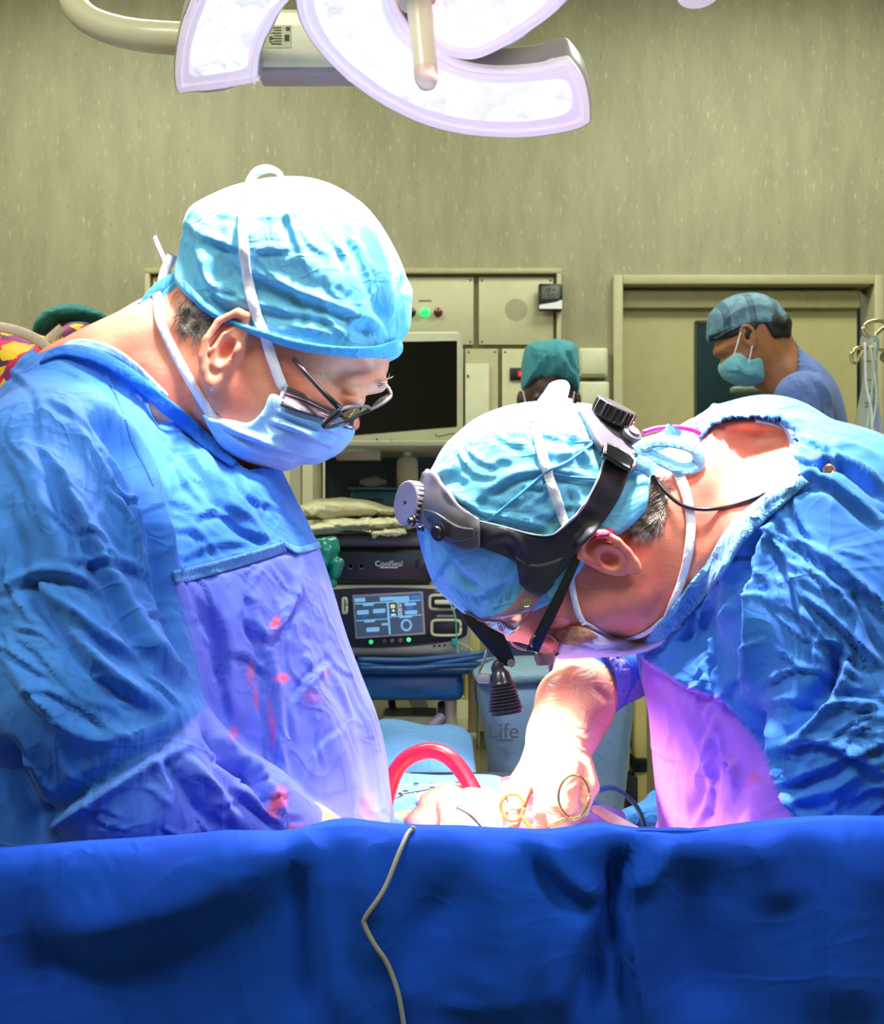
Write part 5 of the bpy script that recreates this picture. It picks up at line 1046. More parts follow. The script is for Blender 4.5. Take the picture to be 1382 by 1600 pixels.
patch('buckle_plate',[(664,796),(680,800),(700,812),(718,822),(740,826)],[(668,812),(684,828),(700,840),(716,846),(742,840)],[rc],plain('dark_buckle',(64,60,66),.3,coat=.3),hl,.018,.004,40,8)
def hp(x,y,off):
    L,N=hug([(x-1,y),(x+1,y)],[rc,rb],off,0); return L[0],N[0]
for (x,y,r) in ((707,827,.0065),(674,812,.004),(686,822,.0025)):
    c,n0=hp(x,y,.021); lathe('buckle_bolt',[(r*1.5,0),(r*1.5,.001),(r,.002),(r*.9,.005),(.0001,.0055)],c,n0,plain('dark_bolt',(52,50,54),.25,.4),hl,20)
def knob(name,c,ax,r,h,mat,lab=None):
    ax=Vector(ax).normalized(); V,Fc=lathe_vf([(r*.6,-.004),(r*.9,0,0),(r,.002,-.12),(r,h-.003,-.12),(r*.97,h-.001,0),(r*.9,h,0),(.0001,h)],c,ax,96,nr=24)
    o=mesh(name,V,Fc,mat,hl); o.data.set_sharp_from_angle(angle=math.radians(30)); 
    if lab: o['label']=lab
    return o
KN1=plain('silver_grey_knob',(150,140,150),.3,.1,coat=.3,vary=.03); KN2=plain('black_knob',(52,52,58),.3,.1,coat=.4,vary=.05)
k1=knob('adjuster_knob',P(654,788,Yr-.03),(-.80,-.55,.10),.0245,.017,KN1,'silver grey ridged knob')
lathe('knob_screw',[(.002,0),(.002,.0006),(.0001,.0006)],P(654,788,Yr-.03)+Vector((-.80,-.55,.10)).normalized()*.0172,(-.80,-.55,.10),DARK,k1,10)
k2=knob('adjuster_knob',P(954,655,Yr-.05),(.42,-.25,.86),.0235,.017,KN2,'black ridged knob')
lathe('knob_post',[(.011,-.03),(.010,0)],P(660,786,Yr-.03),(-.8,-.55,.1),GREYHL,hl,20); lathe('knob_post',[(.014,-.035),(.011,0)],P(954,655,Yr-.05),(.42,-.25,.86),GREYHL,hl,20)
patch('grey_rear_pad',[(900,634),(925,636),(950,644),(972,656),(990,678),(997,705),(997,728)],[(902,636),(914,655),(924,676),(932,694),(944,710),(962,726),(984,738)],[rc,rb],GREYHL,hl,.012,.008,40,12)
for (x,y,r) in ((964,662,.005),(970,681,.004),(976,696,.008)):
    c,n0=hp(x,y,.018); lathe('rear_bolt',[(r*1.3,-.004),(r*1.3,.001),(r*.8,.002),(r*.8,.004),(.0001,.0045)],c,n0,CHROME if r<.006 else GREYHL,hl,18)
patch('rear_clip',[(944,694),(960,700),(978,710),(990,722)],[(942,712),(956,722),(972,732),(984,738)],[rc,rb],plain('glossy_black',(12,12,15),.2,coat=.4),hl,.022,.008,16,8)
hugtube('power_cable',[(976,708),(1000,722),(1020,742),(1042,770),(1068,790),(1104,796),(1150,789),(1200,771)],[rb,rg],.0021,plain('black_cable_sheath',(26,16,24),.35,coat=.2),hl,.006,8)
VIS=plain('smoky_forehead_shield',(150,108,112),.18,vary=.25,coat=.6,sc_=14)
patch('forehead_shield',[(726,955),(742,964),(758,967),(786,956),(806,938),(818,918)],[(734,962),(752,980),(768,996),(803,988),(828,958),(848,930)],[rc,rb],VIS,hl,.006,.002,40,10)
for x,y in ((824,941),(795,973),(766,986)):
    c,n0=hp(x,y,.008); lathe('rivet',[(.0055,0),(.0055,.0012),(.0035,.0014),(.003,.0005),(.0001,.0004)],c,n0,CHROME,hl,20)
ya=Yr-.055
plate('black_arm',[P(a,b,ya) for a,b in ((720,957),(733,962),(760,978),(788,992),(797,1012),(806,1034),(800,1043),(786,1040),(772,1024),(750,1000),(728,974))],(0,1,0),.006,plain('matt_black_arm',(16,16,26),.4),hl,.0012)
lathe('arm_bolt',[(.0042,0),(.0042,.0015),(.0028,.0018),(.0001,.001)],P(799,1036,ya),(0,-1,0),CHROME,hl,18)
tube('pivot_joint',[P(782,1034,ya-.004),P(778,1044,ya-.004),P(783,1056,ya-.004)],[.005,.007,.008],DARK2,hl,14)
a=P(781,1046,ya-.006); b=P(791,1113,ya-.01); ax=(b-a).normalized(); Lh=(b-a).length; prof=[(.0001,0),(.006,0),(.0095,.004),(.0115,.012)]
for k in range(9):
    h=.014+k*.0034; r=.0125+.0052*(k/8); prof+=[(r,h),(r+.001,h+.0009),(r+.001,h+.0018),(r-.0006,h+.0026)]
prof+=[(.0172,.046),(.016,Lh-.001),(.0145,Lh),(.013,Lh-.002),(.0001,Lh-.003)]
lh=lathe('headlight_lamp',prof,a,ax,plain('black_lamp_finned',(58,50,60),.28,.3,coat=.3),hl,40)
lathe('lamp_window',[(.0125,0),(.0001,.0005)],b-ax*.0018,ax,plain('lamp_window_glow',(255,255,255),.2,emit=(255,245,250),es=3),lh,30)
tube('bracket_wire',[P(761,1016,ya),P(756,1034,ya-.004),P(748,1052,ya-.006)],.0017,CHROME,hl,8)
box('bracket_block',P(746,1068,ya-.012),P(766,1052,ya),plain('silver_bracket',(178,168,176),.25,.3),hl,.002); tube('bracket_rod',[P(762,1062,ya-.006),P(772,1056,ya-.006),P(780,1050,ya-.006)],.003,DARK2,hl,10)
light('headlight_beam','SPOT',b+ax*.004,12,(1,.86,.92),FIELD,spot_size=math.radians(165),spot_blend=.9,shadow_soft_size=.01)
# glasses
g=plate('eyeglasses',[P(902,862,Yr-.098),P(909,872,Yr-.098),P(880,940,Yr-.097),P(842,1020,Yr-.092),P(822,1016,Yr-.092),P(850,962,Yr-.096),P(880,905,Yr-.098)],(0,1,0),.003,BLK,RS,.0006)
RF=plain('brown_lens_rim',(96,66,64),.25,coat=.5)
def ovl(name,cx_,cy_,rx,ry,rot,Y,dY,r,m,par):
    tube(name,[P(cx_+math.cos(t)*rx*math.cos(rot)-math.sin(t)*ry*math.sin(rot),cy_+math.cos(t)*rx*math.sin(rot)+math.sin(t)*ry*math.cos(rot),Y+dY*math.cos(t)) for t in np.linspace(0,2*PI,29)],r,m,par,8,0)
ovl('lens_rim',853,1008,24,16,.35,Yr-.075,.02,.0016,RF,g); ovl('lens_rim',815,1000,20,13,.5,Yr+.03,.02,.0016,RF,g)
plate('lens',[P(853+23*math.cos(t)-3*math.sin(t),1008+15*math.sin(t)+6*math.cos(t),Yr-.075+.02*math.cos(t)) for t in np.linspace(0,2*PI,20,endpoint=False)],(0,1,0),.0012,LENSG,g,0)
lathe('loupe_cone',[(.010,0),(.011,.004),(.0085,.012),(.0001,.013)],P(851,1021,Yr-.07),(.05,-.1,-1),plain('brown_loupe',(132,96,98),.25,coat=.5),g,24)
tube('nose_bridge',[P(836,1012,Yr-.06),P(838,1003,Yr-.02),P(832,1010,Yr+.01)],.0016,RF,g,8)
# collar edge, snap, cuff
COLR=cloth('gown_neck_binding',(92,152,218),fold=26,big=.7,dist=.005)
patch('neck_binding',[(1248,738),(1205,768),(1160,803),(1130,838),(1106,880),(1082,906),(1060,936),(1032,972),(1004,1006)],[(1264,754),(1232,782),(1195,815),(1160,852),(1135,890),(1108,925),(1080,958),(1048,990),(1012,1020)],[rg,rb],COLR,rg,.005,.003,70,8)
patch('inner_facing',[(1180,652),(1212,656),(1236,672),(1246,692),(1244,716),(1252,742)],[(1182,658),(1215,666),(1232,682),(1236,700),(1230,724),(1246,748)],[rg,rb],cloth('facing_cloth',(150,196,236),fold=20,dist=.003),rg,.005,.003,30,5)
c,n0=hug([(1296,735),(1298,735)],[rg],.004,0)[0][0],Vector((0.1,-1,.2)); lathe('snap_button',[(.006,0),(.006,.0015),(.004,.002),(.003,.001),(.0001,.0015)],c,n0,plain('bronze_snap',(180,140,120),.25,.6),rg,20)
L=[P(875,1026,1.285),P(900,1036,1.272),P(930,1056,1.27),P(952,1080,1.285),P(963,1100,1.31)]
# glove on the far forearm and hand holding the needle holder
def fingers(p,palm,fl,k=.006,kp=.008):
    f=palm
    for pts,rs in fl: f=smin(f,chain(p,pts,rs,k),kp)
    return f
def rhand(p):
    f=chain(p,[P(985,1022,1.38),P(925,1052,1.325),P(897,1105,1.27),P(878,1150,1.23),P(866,1180,1.21)],[.030,.041,.042,.036,.030],.02)
    f=smin(f,ell(p,P(868,1205,1.195),(.038,.026,.032)),.02); f=smin(f,ell(p,P(893,1200,1.185),(.022,.02,.022)),.012)
    f=fingers(p,f,[([P(912,1198,1.175),P(920,1230,1.15),P(908,1258,1.13),P(896,1270,1.125)],[.0125,.0112,.0102,.0092]),
       ([P(893,1202,1.16),P(888,1232,1.125),P(889,1262,1.12)],[.0125,.0112,.0100]),
       ([P(872,1222,1.16),P(868,1258,1.125),P(876,1292,1.12)],[.012,.0112,.0105]),
       ([P(850,1228,1.165),P(848,1266,1.135),P(852,1300,1.135)],[.0112,.0102,.0092]),
       ([P(838,1190,1.20),P(816,1222,1.19),P(806,1256,1.18),P(800,1282,1.18)],[.016,.0135,.012,.0105])],.0025,.0025)
    return f
RST=[([(925,1150),(900,1142),(862,1128)],4,-.003,'s'),([(920,1168),(890,1155),(850,1142)],4,-.004,'s'),([(955,1100),(940,1085),(925,1075)],5,.003,'s'),([(905,1210),(895,1222),(878,1230)],3,-.002),([(925,1215),(905,1212)],3,.0015,'s'),([(925,1228),(905,1226)],3,.0015,'s')]
gg=organic('latex_glove',rhand,(.07,1.1,.98),(.32,1.45,1.30),.002,GLOVE,RS,st=RST,noise=[((40,40,40),.0012)])
gg['label']='cream latex glove on the far hand'
cf=organic('gown_cuff',lambda p:smax(np.abs(chain(p,[P(975,1028,1.37),P(921,1054,1.32)],[.050,.053],.02))-.002,-(np.abs((p-np.array(P(942,1044,1.34),np.float32))@np.array(Vector((P(975,1028,1.37)-P(921,1054,1.32))).normalized(),np.float32))*-1+.045)*1.0,.001),(.1,1.2,1.1),(.36,1.48,1.3),.0026,cloth('lilac_cuff',(120,130,214),fold=24,dist=.004),RS,noise=[((26,26,26),.004)])
GOLD=plain('warm_steel_gold',(224,180,96),.22,.85,vary=.03)
nh=empty('needle_holder',P(830,1290,1.15),'gold handled ring needle holder gripped by the right surgeon gloved fingers','surgical instrument')
def ring(cx_,cy_,rx,ry,Y,m,par,r=.0022): tube('finger_ring',[P(cx_+math.cos(t)*rx,cy_+math.sin(t)*ry,Y) for t in np.linspace(0,2*PI,29)],r,m,par,10,0)
ring(801,1261,18,21,1.155,GOLD,nh); ring(897,1245,24,34,1.112,GOLD,nh,.0018)
tube('shank',[P(815,1274,1.155),P(826,1290,1.15),P(836,1312,1.145),P(840,1340,1.14)],[.0022,.0028,.003,.002],GOLD,nh,10); tube('shank',[P(885,1278,1.112),P(864,1288,1.115),P(843,1300,1.145),P(832,1330,1.14)],[.0018,.0022,.0026,.002],GOLD,nh,10)
# near hand of the right surgeon, low behind the drape
# ============================================================ hands of the left surgeon
def lhand(p):
    f=chain(p,[P(470,1345,1.5),P(590,1320,1.37),P(640,1303,1.32)],[.045,.036,.028],.02)
    f=smin(f,ell(p,P(684,1282,1.29),(.036,.028,.022)),.018)
    return fingers(p,f,[([P(700,1262,1.27),P(735,1246,1.25),P(768,1250,1.23),P(785,1262,1.22)],[.0125,.0115,.0105,.0095]),
      ([P(705,1272,1.26),P(745,1266,1.235),P(775,1278,1.22)],[.0125,.0115,.010]),([P(705,1285,1.25),P(745,1288,1.22),P(775,1300,1.21)],[.012,.011,.010]),
      ([P(700,1298,1.24),P(735,1306,1.21),P(760,1316,1.2)],[.011,.010,.009]),([P(672,1256,1.29),P(700,1240,1.28),P(726,1242,1.265)],[.014,.0115,.010])],.005,.006)
g1=organic('latex_glove',lhand,(-.30,1.16,.93),(.12,1.62,1.16),.0024,GLOVE,LS,noise=[((40,40,40),.0012)])
def lhand2(p):
    f=chain(p,[P(380,1290,1.10),P(470,1313,1.14),P(520,1322,1.16)],[.03,.036,.030],.02); f=smin(f,ell(p,P(560,1330,1.17),(.034,.02,.02)),.018)
    return fingers(p,f,[([P(585,1318,1.16),P(640,1322,1.17),P(680,1335,1.18)],[.012,.011,.0095]),([P(590,1330,1.17),P(645,1338,1.18),P(685,1350,1.19)],[.012,.011,.0095]),([P(588,1342,1.18),P(640,1352,1.19),P(675,1362,1.2)],[.011,.010,.009]),([P(580,1350,1.19),P(620,1362,1.2),P(650,1372,1.2)],[.010,.009,.008]),([P(560,1318,1.16),P(600,1306,1.15),P(625,1310,1.15)],[.012,.0105,.009])])
g2=organic('latex_glove',lhand2,(-.28,1.05,.94),(.02,1.26,1.12),.0026,GLOVE,LS,noise=[((40,40,40),.0012)])
tag(tube('retractor',[P(716,1262,1.2),P(738,1275,1.19),P(760,1300,1.18)],[.004,.004,.003],CHROME),'steel retractor held by the left surgeon gloved hand','surgical instrument')
# ============================================================ people further back
SKIND=skinmat('brown_skin',(70,44,34),(58,34,26)); SKINM=skinmat('tan_skin',(176,116,72),(156,98,60)); DHAIR=plain('black_hair',(20,17,16),.5,vary=.3,bump=.5,sc_=60)
TEALC=cloth('teal_bouffant',(72,150,154),c2=(58,134,140),fold=16,big=.6,dist=.006)
# --- person behind the centre
cp=empty('person',Vector((P(860,0,3.0).x,3.0,0)),'person in a teal bouffant cap facing the camera behind the headlight surgeon','person')
Y=3.0; SCR=cloth('dusk_blue_scrubs',(70,92,150),c2=(60,82,138),fold=8)
def bp(y): return P(860,y,Y)
def c_body(p):
    f=ell(p,P(858,620,Y),(.072,.09,.10)); f=smin(f,ell(p,P(858,655,Y-.01),(.055,.07,.06)),.03); f=smin(f,cone(p,P(858,670,Y+.02),P(858,740,Y+.04),.055,.06),.03)
    for s in (-1,1):
        f=smin(f,ell(p,P(858+s*45,626,Y),(.010,.016,.028)),.006)
    f=smin(f,cone(p,P(858,618,Y-.085),P(858,645,Y-.10),.010,.016),.012)
    for s in (-1,1): f=smax(f,-ell(p,P(858+s*18,622,Y-.088),(.018,.012,.010)),.01); f=smin(f,ell(p,P(858+s*18,622,Y-.074),(.012,.012,.010)),.003)
    return smin(f,c_tor(p)+.02,.02)
def c_tor(p): return smin(smin(ell(p,P(858,860,Y+.05),(.19,.12,.30)),cone(p,P(800,745,Y+.05),P(916,745,Y+.05),.06,.06),.05),cone(p,P(858,900,Y+.05),P(858,1250,Y+.05),.16,.17),.08)
organic('body',c_body,(.0,2.78,.9),(.6,3.25,1.85),.006,SKIND,cp)
def c_arms(p):
    f=c_tor(p)
    for s in (-1,1): f=smin(f,chain(p,[P(858+s*72,760,Y+.05),P(858+s*98,880,Y+.0),P(858+s*40,960,Y-.14)],[.07,.055,.04],.03),.03)
    return f
organic('scrub_top',lambda p:smax(c_arms(p),-(cone(p,P(858,600,Y),P(858,735,Y),.07,.06)),.01),(-.1,2.7,.55),(.7,3.3,1.6),.008,SCR,cp,noise=[((9,9,5),.006)])
for s in (-1,1): tube('trouser_leg',[P(858+s*45,1240,Y+.05),(P(858+s*40,0,Y).x,Y+.04,.35),(P(858+s*40,0,Y).x,Y+.04,.08)],[.09,.075,.06],SCR,cp,16); box('shoe',(P(858+s*40,0,Y).x-.05,Y-.16,0),(P(858+s*40,0,Y).x+.05,Y+.11,.09),DARK,cp,.03,3)
cc=Pillow([(817,610),(815,580),(818,555),(824,540),(845,533),(875,532),(895,537),(903,550),(905,580),(903,612),(880,600),(860,597),(840,600)],Y,.10,.06,4,.003)
organic('surgical_cap',lambda p:smax(smin(cc(p),ell(p,P(860,572,Y),(.078,.098,.07)),.01),-(P(0,606,Y).z-p[:,2])*-1*-1,.001) if False else smin(cc(p),ell(p,P(860,572,Y),(.074,.098,.06)),.01),(.15,2.85,1.68),(.5,3.15,1.92),.0035,TEALC,cp,st=rstrokes(51,[(818,545),(900,545),(900,605),(820,605)],85,22,50,5,.003,12)+[([(853,535),(850,565),(852,600)],3,.003,'r')])
mc=organic('surgical_mask',lambda p:ell(p,P(858,655,Y-.055),(.058,.05,.045)),(.15,2.85,1.55),(.45,3.05,1.75),.004,MASKM,cp)
for s in (-1,1): tube('ear_loop',[P(858+s*40,612,Y-.05),P(858+s*34,640,Y-.075),P(858+s*28,650,Y-.09)],.0018,TIE,cp,6)
# --- person at the right by the door
Y=2.6
rp=empty('person',Vector((P(1260,0,Y).x,Y,0)),'person in a checked cap and blue scrubs looking down beside the door','person')
ph=Pillow([(1120,512),(1135,480),(1170,468),(1205,475),(1225,505),(1228,535),(1215,560),(1200,590),(1185,600),(1160,598),(1140,585),(1130,575),(1126,566),(1129,560),(1118,556),(1116,548),(1119,535),(1116,525)],Y,.072,.07,4,.003)
def p_neck(p): return chain(p,[P(1200,540,Y),P(1228,590,Y),P(1250,625,Y+.02)],[.055,.058,.07],.03)
def p_body(p):
    f=smin(ph(p),p_neck(p),.03); f=ear(p,P(1169,527,Y-.07),unit(-.85,.4),unit(-.3,-.95),.028,f)
    f=smax(f,-ell(p,P(1134,553,Y-.066),(.014,.012,.008)),.008)
    return smin(f,p_tor(p)+.02,.02)
pt_=Pillow([(1205,615),(1222,580),(1245,560),(1270,568),(1298,600),(1316,650),(1324,720),(1330,900),(1335,1150),(1180,1150),(1185,900),(1192,720)],Y+.03,.17,.13,4,.004)
def p_tor(p): return smin(pt_(p),chain(p,[P(1255,625,Y-.13),P(1262,720,Y-.15),P(1250,820,Y-.15),P(1170,880,Y-.17)],[.065,.06,.05,.04],.03),.03)
organic('body',p_body,(.55,2.3,1.2),(1.05,2.8,2.0),.0042,SKINM,rp,st=[([(1122,553),(1134,549),(1146,548)],2.5,.0018)])
organic('scrub_top',lambda p:smax(smin(p_tor(p),p_neck(p)-.004,.02),-(cone(p,P(1185,540,Y),P(1218,592,Y),.075,.070)),.006),(.55,2.25,.85),(1.1,2.9,1.85),.005,cloth('slate_blue_scrubs',(98,122,178),c2=(86,110,166),fold=8),rp,noise=[((7,7,5),.006)],
  st=[([(1240,600),(1236,650),(1238,700)],2,.002,'r'),([(1270,585),(1290,620),(1300,680)],6,.007,'s'),([(1250,620),(1270,660),(1290,720)],6,.006,'s'),([(1290,620),(1306,660),(1312,700)],5,-.006),([(1215,620),(1222,660),(1220,700)],6,.005,'s')])
for s in (-1,1): tube('trouser_leg',[P(1258,1120,Y+.03+s*.09),(P(1258,0,Y).x,Y+.03+s*.09,.35),(P(1258,0,Y).x,Y+.03+s*.09,.08)],[.1,.08,.06],cloth('slate_trousers',(98,122,178)),rp,16); box('shoe',(P(1258,0,Y).x-.17,Y-.02+s*.09,0),(P(1258,0,Y).x+.09,Y+.08+s*.09,.09),DARK,rp,.03,3)
hc=Pillow([(1150,522),(1165,500),(1215,495),(1228,500),(1230,520),(1224,534),(1212,533),(1196,536),(1186,522),(1178,512),(1160,530),(1155,540)],Y,.078,.04,4,.003)
organic('hair',over(lambda p:smin(ph(p),p_neck(p),.03),hc,.008),(.6,2.45,1.6),(.95,2.75,1.98),.004,DHAIR,rp,noise=[((40,40,40),.004)])
organic('hair',over(ph,Pillow([(1120,530),(1150,516),(1170,512),(1164,530),(1157,548),(1150,530),(1132,534)],Y,.074,.03,3,.003),.004),(.6,2.45,1.6),(.95,2.75,1.98),.004,DHAIR,rp)
n=N_('checked_cap_cloth')
sep=n.new('ShaderNodeSeparateXYZ'); n.l.new(n.coord((1,1,1),(0,.12,0)),sep.inputs[0])
def stripes(sock,f,off,wd):
    m=n.new('ShaderNodeMath',operation='MULTIPLY_ADD'); n.l.new(sock,m.inputs[0]); m.inputs[1].default_value=f; m.inputs[2].default_value=off
    q=n.new('ShaderNodeMath',operation='FRACT'); n.l.new(m.outputs[0],q.inputs[0]); return n.ramp(q.outputs[0],[(0,0.),(wd-.01,0.),(wd,1.),(wd+.03,1.),(wd+.031,0.),(wd+.07,0.),(wd+.071,1.),(wd+.10,1.),(wd+.101,0.),(wd+.14,0.),(wd+.141,1.),(wd+.17,1.),(wd+.171,0.),(wd+.21,0.),(wd+.211,1.),(wd+.24,1.),(wd+.241,0.)],'CONSTANT')
c0=n.mix(n.ramp(n.noise(60,3),[(.4,0.),(.6,1.)]),srgb(84,124,140),srgb(110,148,160))
n.col(n.mix(stripes(sep.outputs[0],17.5,.05,.35),c0,srgb(24,42,60))); n.set(Roughness=.8); CHK=n.m
pcp=Pillow([(1108,532),(1107,505),(1112,488),(1130,470),(1155,461),(1180,460),(1202,470),(1214,485),(1222,500),(1216,510),(1195,513),(1170,513),(1145,519),(1125,527)],Y,.084,.07,4,.003)
pc=organic('surgical_cap',over(lambda p:smin(ph(p),p_neck(p),.03),pcp,.010),(.6,2.45,1.75),(.95,2.75,2.0),.0032,CHK,rp,noise=[((16,16,16),.002)])
patch('cap_trim',[(1108,524),(1125,519),(1145,511),(1170,505),(1195,505),(1217,502)],[(1109,534),(1126,529),(1146,521),(1170,514),(1195,514),(1219,511)],[pc],plain('navy_trim',(24,40,62),.7),pc,.003,.002,30,4)
loop('cap_tie',[(1216,504),(1226,500),(1230,508),(1226,516),(1220,510)],Y-.02,.006,plain('navy_tie',(24,36,52),.7),rp,(.3,-.9,0))
mp=Pillow([(1127,575),(1134,562),(1145,556),(1160,568),(1176,566),(1186,590),(1186,598),(1168,602),(1148,598),(1134,590)],Y,.076,.04,4,.003)
mo_=organic('surgical_mask',over(ph,mp,.006),(.6,2.45,1.6),(.85,2.75,1.85),.0034,cloth('teal_mask',(128,196,206),c2=(116,186,198),fold=20,dist=.003),rp,st=[([(1135,580),(1155,582),(1180,590)],4,.003,'s'),([(1150,565),(1160,580),(1170,598)],4,.003,'s')])
tube('ear_loop',[P(1158,518,Y-.075),P(1152,540,Y-.082),P(1146,560,Y-.08)],.0016,WT,rp,6); tube('ear_loop',[P(1176,540,Y-.078),P(1173,555,Y-.082),P(1170,568,Y-.08)],.0016,WT,rp,6)
# --- person at the far left, bending, back to the camera
Y=2.2
lp=empty('person',Vector((P(40,0,Y).x,Y,0)),'person in a bright yellow and magenta patterned top and green cap behind the left surgeon','person')
n=N_('patterned_cloth'); v=n.new('ShaderNodeTexVoronoi'); v.inputs['Scale'].default_value=32; nn=n.noise(12,2,dist=2.5)
m=n.new('ShaderNodeMixRGB'); m.inputs[0].default_value=.06; g_=n.new('ShaderNodeNewGeometry'); n.l.new(g_.outputs['Position'],m.inputs[1]); n.l.new(nn,m.inputs[2]); n.l.new(m.outputs[0],v.inputs['Vector'])
sp_=n.new('ShaderNodeSeparateColor'); n.l.new(v.outputs['Color'],sp_.inputs[0]); n.col(n.ramp(sp_.outputs[0],[(0,srgb(250,206,14)),(.38,srgb(224,20,80)),(.62,srgb(240,190,20)),(.72,srgb(150,30,110)),(.86,srgb(96,20,90))],'CONSTANT')); n.set(Roughness=.7); PAT=n.m
lt=Pillow([(-120,560),(-60,520),(-10,512),(40,514),(80,528),(105,512),(130,508),(150,520),(160,600),(150,900),(120,1100),(-200,1100),(-200,700)],Y,.16,.1,5,.004)
organic('patterned_top',lt,(-1.35,1.95,.9),(-.6,2.45,1.85),.006,PAT,lp,noise=[((9,9,9),.01)])
organic('body',lambda p:smin(lt(p)+.02,smin(cone(p,P(110,570,Y+.1),P(112,545,Y+.2),.05,.05),ell(p,P(112,540,Y+.25),(.06,.07,.055)),.03),.03),(-1.35,1.95,.9),(-.5,2.65,1.95),.009,SKIND,lp)
organic('hair',lambda p:ell(p,P(124,513,Y+.16),(.036,.03,.014)),(-.95,2.2,1.6),(-.55,2.5,1.95),.005,DHAIR,lp)
gc=Pillow([(56,535),(58,512),(68,494),(88,483),(112,478),(140,481),(160,489),(172,500),(160,506),(140,506),(125,508),(105,512),(90,525),(75,535)],Y+.25,.10,.08,4,.004)
gcr=[([(112,492),(112+70*math.cos(a),492+60*math.sin(a)-4)],3,.003,'r') for a in np.linspace(PI*1.02,PI*2,12)]
organic('surgical_cap',gc,(-1.15,2.25,1.6),(-.6,2.7,2.0),.004,cloth('green_bouffant',(40,128,118),c2=(30,108,100),fold=22,big=.6,dist=.005),lp,st=gcr)
CR=cloth('cream_collar_strap',(240,214,186),fold=30,dist=.003)
loop('collar_strap',[(-60,512),(-10,510),(30,518),(60,532),(80,548)],Y-.14,.02,CR,lp,(0,-1,.2),.004); loop('collar_strap',[(68,540),(82,526),(98,512)],Y-.13,.02,CR,lp,(0,-1,.2),.004)
for s in (0,1): tube('trouser_leg',[(-.98+s*.2,Y,.95),(-.98+s*.2,Y,.4),(-.98+s*.2,Y,.08)],[.1,.08,.06],SCR,lp,16); box('shoe',(-1.03+s*.2,Y-.1,0),(-.93+s*.2,Y+.17,.09),DARK,lp,.03,3)
# --- green gloved hand behind the left surgeon
Y=2.02
gh=empty('person',Vector((P(430,0,Y).x,Y+.02,0)),'green gloved hand of a person hidden behind the left surgeon, beside the black generator','person')
GG=plain('green_rubber_glove',(0,132,108),.3,vary=.1,coat=.3)
def ghand(p):
    f=chain(p,[P(400,820,Y+.05),P(450,855,Y+.02),P(478,870,Y)],[.04,.034,.03],.02); f=smin(f,ell(p,P(488,872,Y),(.03,.02,.035)),.015)
    return fingers(p,f,[([P(495,852,Y-.01),P(510,850,Y-.02),P(512,862,Y-.03),P(508,876,Y-.03)],[.012,.012,.011,.010]),([P(500,850,Y),P(520,848,Y-.01),P(523,858,Y-.015),P(518,870,Y-.02)],[.011,.011,.010,.009]),
       ([P(500,880,Y-.01),P(520,878,Y-.015),P(529,880,Y-.02),P(524,896,Y-.02)],[.012,.011,.010,.010]),([P(495,900,Y),P(512,900,Y-.01),P(520,912,Y-.015)],[.011,.010,.009]),([P(490,862,Y-.02),P(500,885,Y-.035),P(506,905,Y-.035)],[.012,.010,.009])],.004,.005)
organic('rubber_glove',ghand,(-.42,1.85,1.15),(-.1,2.2,1.45),.003,GG,gh,noise=[((50,50,50),.001)])
organic('body',lambda p:smin(smin(ell(p,P(225,690,Y+.08),(.075,.09,.10)),ell(p,P(215,1000,Y+.1),(.19,.12,.36)),.08),chain(p,[P(270,800,Y),P(340,860,Y+.0),P(440,850,Y+.02)],[.055,.045,.025],.03),.04),(-.95,1.8,.65),(-.2,2.3,1.72),.01,SKIND,gh)
organic('green_gown',lambda p:smin(ell(p,P(215,1000,Y+.1),(.205,.135,.34)),chain(p,[P(270,800,Y),P(340,860,Y+.0),P(425,850,Y+.02)],[.065,.055,.036],.03),.04),(-.98,1.75,.65),(-.2,2.35,1.6),.008,TEALC,gh)
for s in (0,1): tube('trouser_leg',[(-.66+s*.2,Y+.1,.85),(-.66+s*.2,Y+.1,.4),(-.66+s*.2,Y+.1,.08)],[.1,.08,.06],SCR,gh,16); box('shoe',(-.71+s*.2,Y,0),(-.61+s*.2,Y+.27,.09),DARK,gh,.03,3)
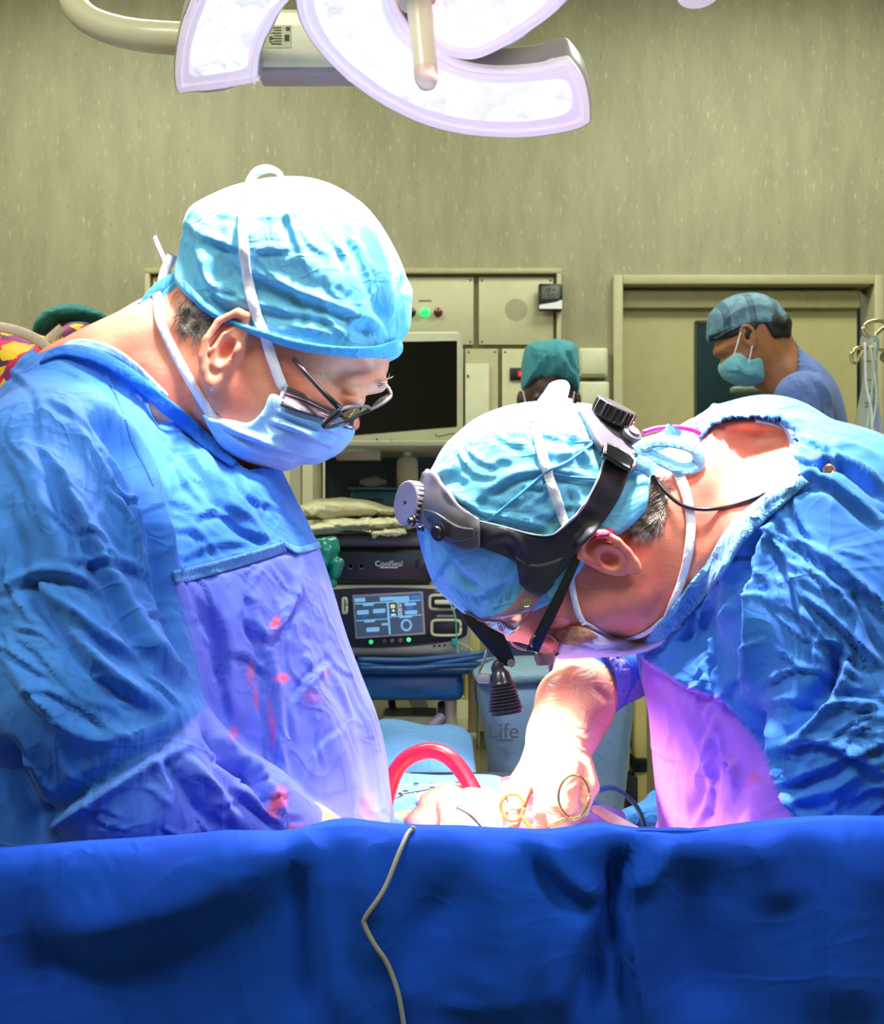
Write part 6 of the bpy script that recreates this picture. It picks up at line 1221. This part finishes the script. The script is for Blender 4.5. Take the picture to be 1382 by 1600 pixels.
# ============================================================ infusion stand at the right edge
Y=1.9; BR=plain('brass_toned_steel',(206,192,140),.22,.8,vary=.03)
iv=empty('infusion_stand',Vector((P(1395,0,Y).x,Y,0)),'steel infusion stand with looped hooks at the right edge of the picture','stand')
tube('pole',[(P(1395,0,Y).x,Y,.05),(P(1395,0,Y).x,Y,P(0,512,Y).z)],.009,CHROME,iv,16,0)
for q in ([(1395,512,0),(1378,502,-.01),(1360,503,-.02),(1350,512,-.03),(1352,522,-.03),(1360,528,-.03)],[(1395,516,0),(1382,512,.0),(1370,522,-.02),(1364,528,-.02)],[(1395,548,0),(1348,543,-.02),(1335,548,-.03),(1331,558,-.03),(1338,566,-.03),(1350,545,-.02)],[(1395,545,0),(1385,548,0),(1378,558,.03),(1384,566,.04)]):
    tube('hook',[P(a,b,Y+d) for a,b,d in q],.0035,BR,iv,10)
for k in range(5): a=2*PI*k/5; tube('foot',[(P(1395,0,Y).x,Y,.1),(P(1395,0,Y).x+.25*math.cos(a),Y+.25*math.sin(a),.03)],.012,CHROME,iv,10,0)
n=N_('clear_plastic_film'); n.set(Roughness=.12,IOR=1.15); n.b.inputs['Transmission Weight'].default_value=.85; n.col((.86,.94,.90,1)); n.nrm(n.bump(n.noise(40,3,(1,1,.3),dist=1.5),.6,.004)); FILM=n.m
bg=empty('infusion_bag',P(1358,528,Y-.02),'long clear plastic wrapped infusion set hanging from the stand hook','infusion bag')
organic('plastic_sleeve',lambda p:np.abs(Pb(p))-.0015,(.6,1.8,1.35),(.9,2.0,1.75),.0035,FILM,bg,noise=[((25,25,9),.006)]) if False else None
Pb=Pillow([(1345,526),(1376,526),(1374,580),(1374,640),(1380,700),(1378,735),(1340,735),(1334,700),(1344,640),(1350,580)],Y-.02,.016,.012,3,.002)
organic('plastic_sleeve',Pb,(P(1320,0,Y).x,Y-.07,P(0,750,Y).z),(P(1395,0,Y).x,Y+.04,P(0,515,Y).z),.003,FILM,bg,noise=[((25,25,9),.006)])
for k,(a,b,m) in enumerate((([(1352,535),(1354,600),(1362,640),(1364,690),(1368,730)],0,WHITE),([(1368,535),(1364,600),(1358,650),(1352,700),(1350,730)],0,plain('pale_green_tube',(170,200,180),.3)),([(1360,540),(1370,620),(1362,680),(1372,720)],0,BEIGE))):
    tube('drip_tube',[P(x,y,Y-.04) for x,y in a],.0022,m,bg,8)
for y in (563,592,610,628,634): box('bag_print',P(1352,y+3,Y-.038),P(1370,y,Y-.037),plain('print_olive',(110,118,96),.6),bg,0)
tag(tube('white_tube',[P(1358,745,1.7),P(1370,725,1.68),P(1385,700,1.66),P(1400,670,1.66)],.013,WHITE),'thick white tube slanting up at the right edge below the infusion bag','tube')
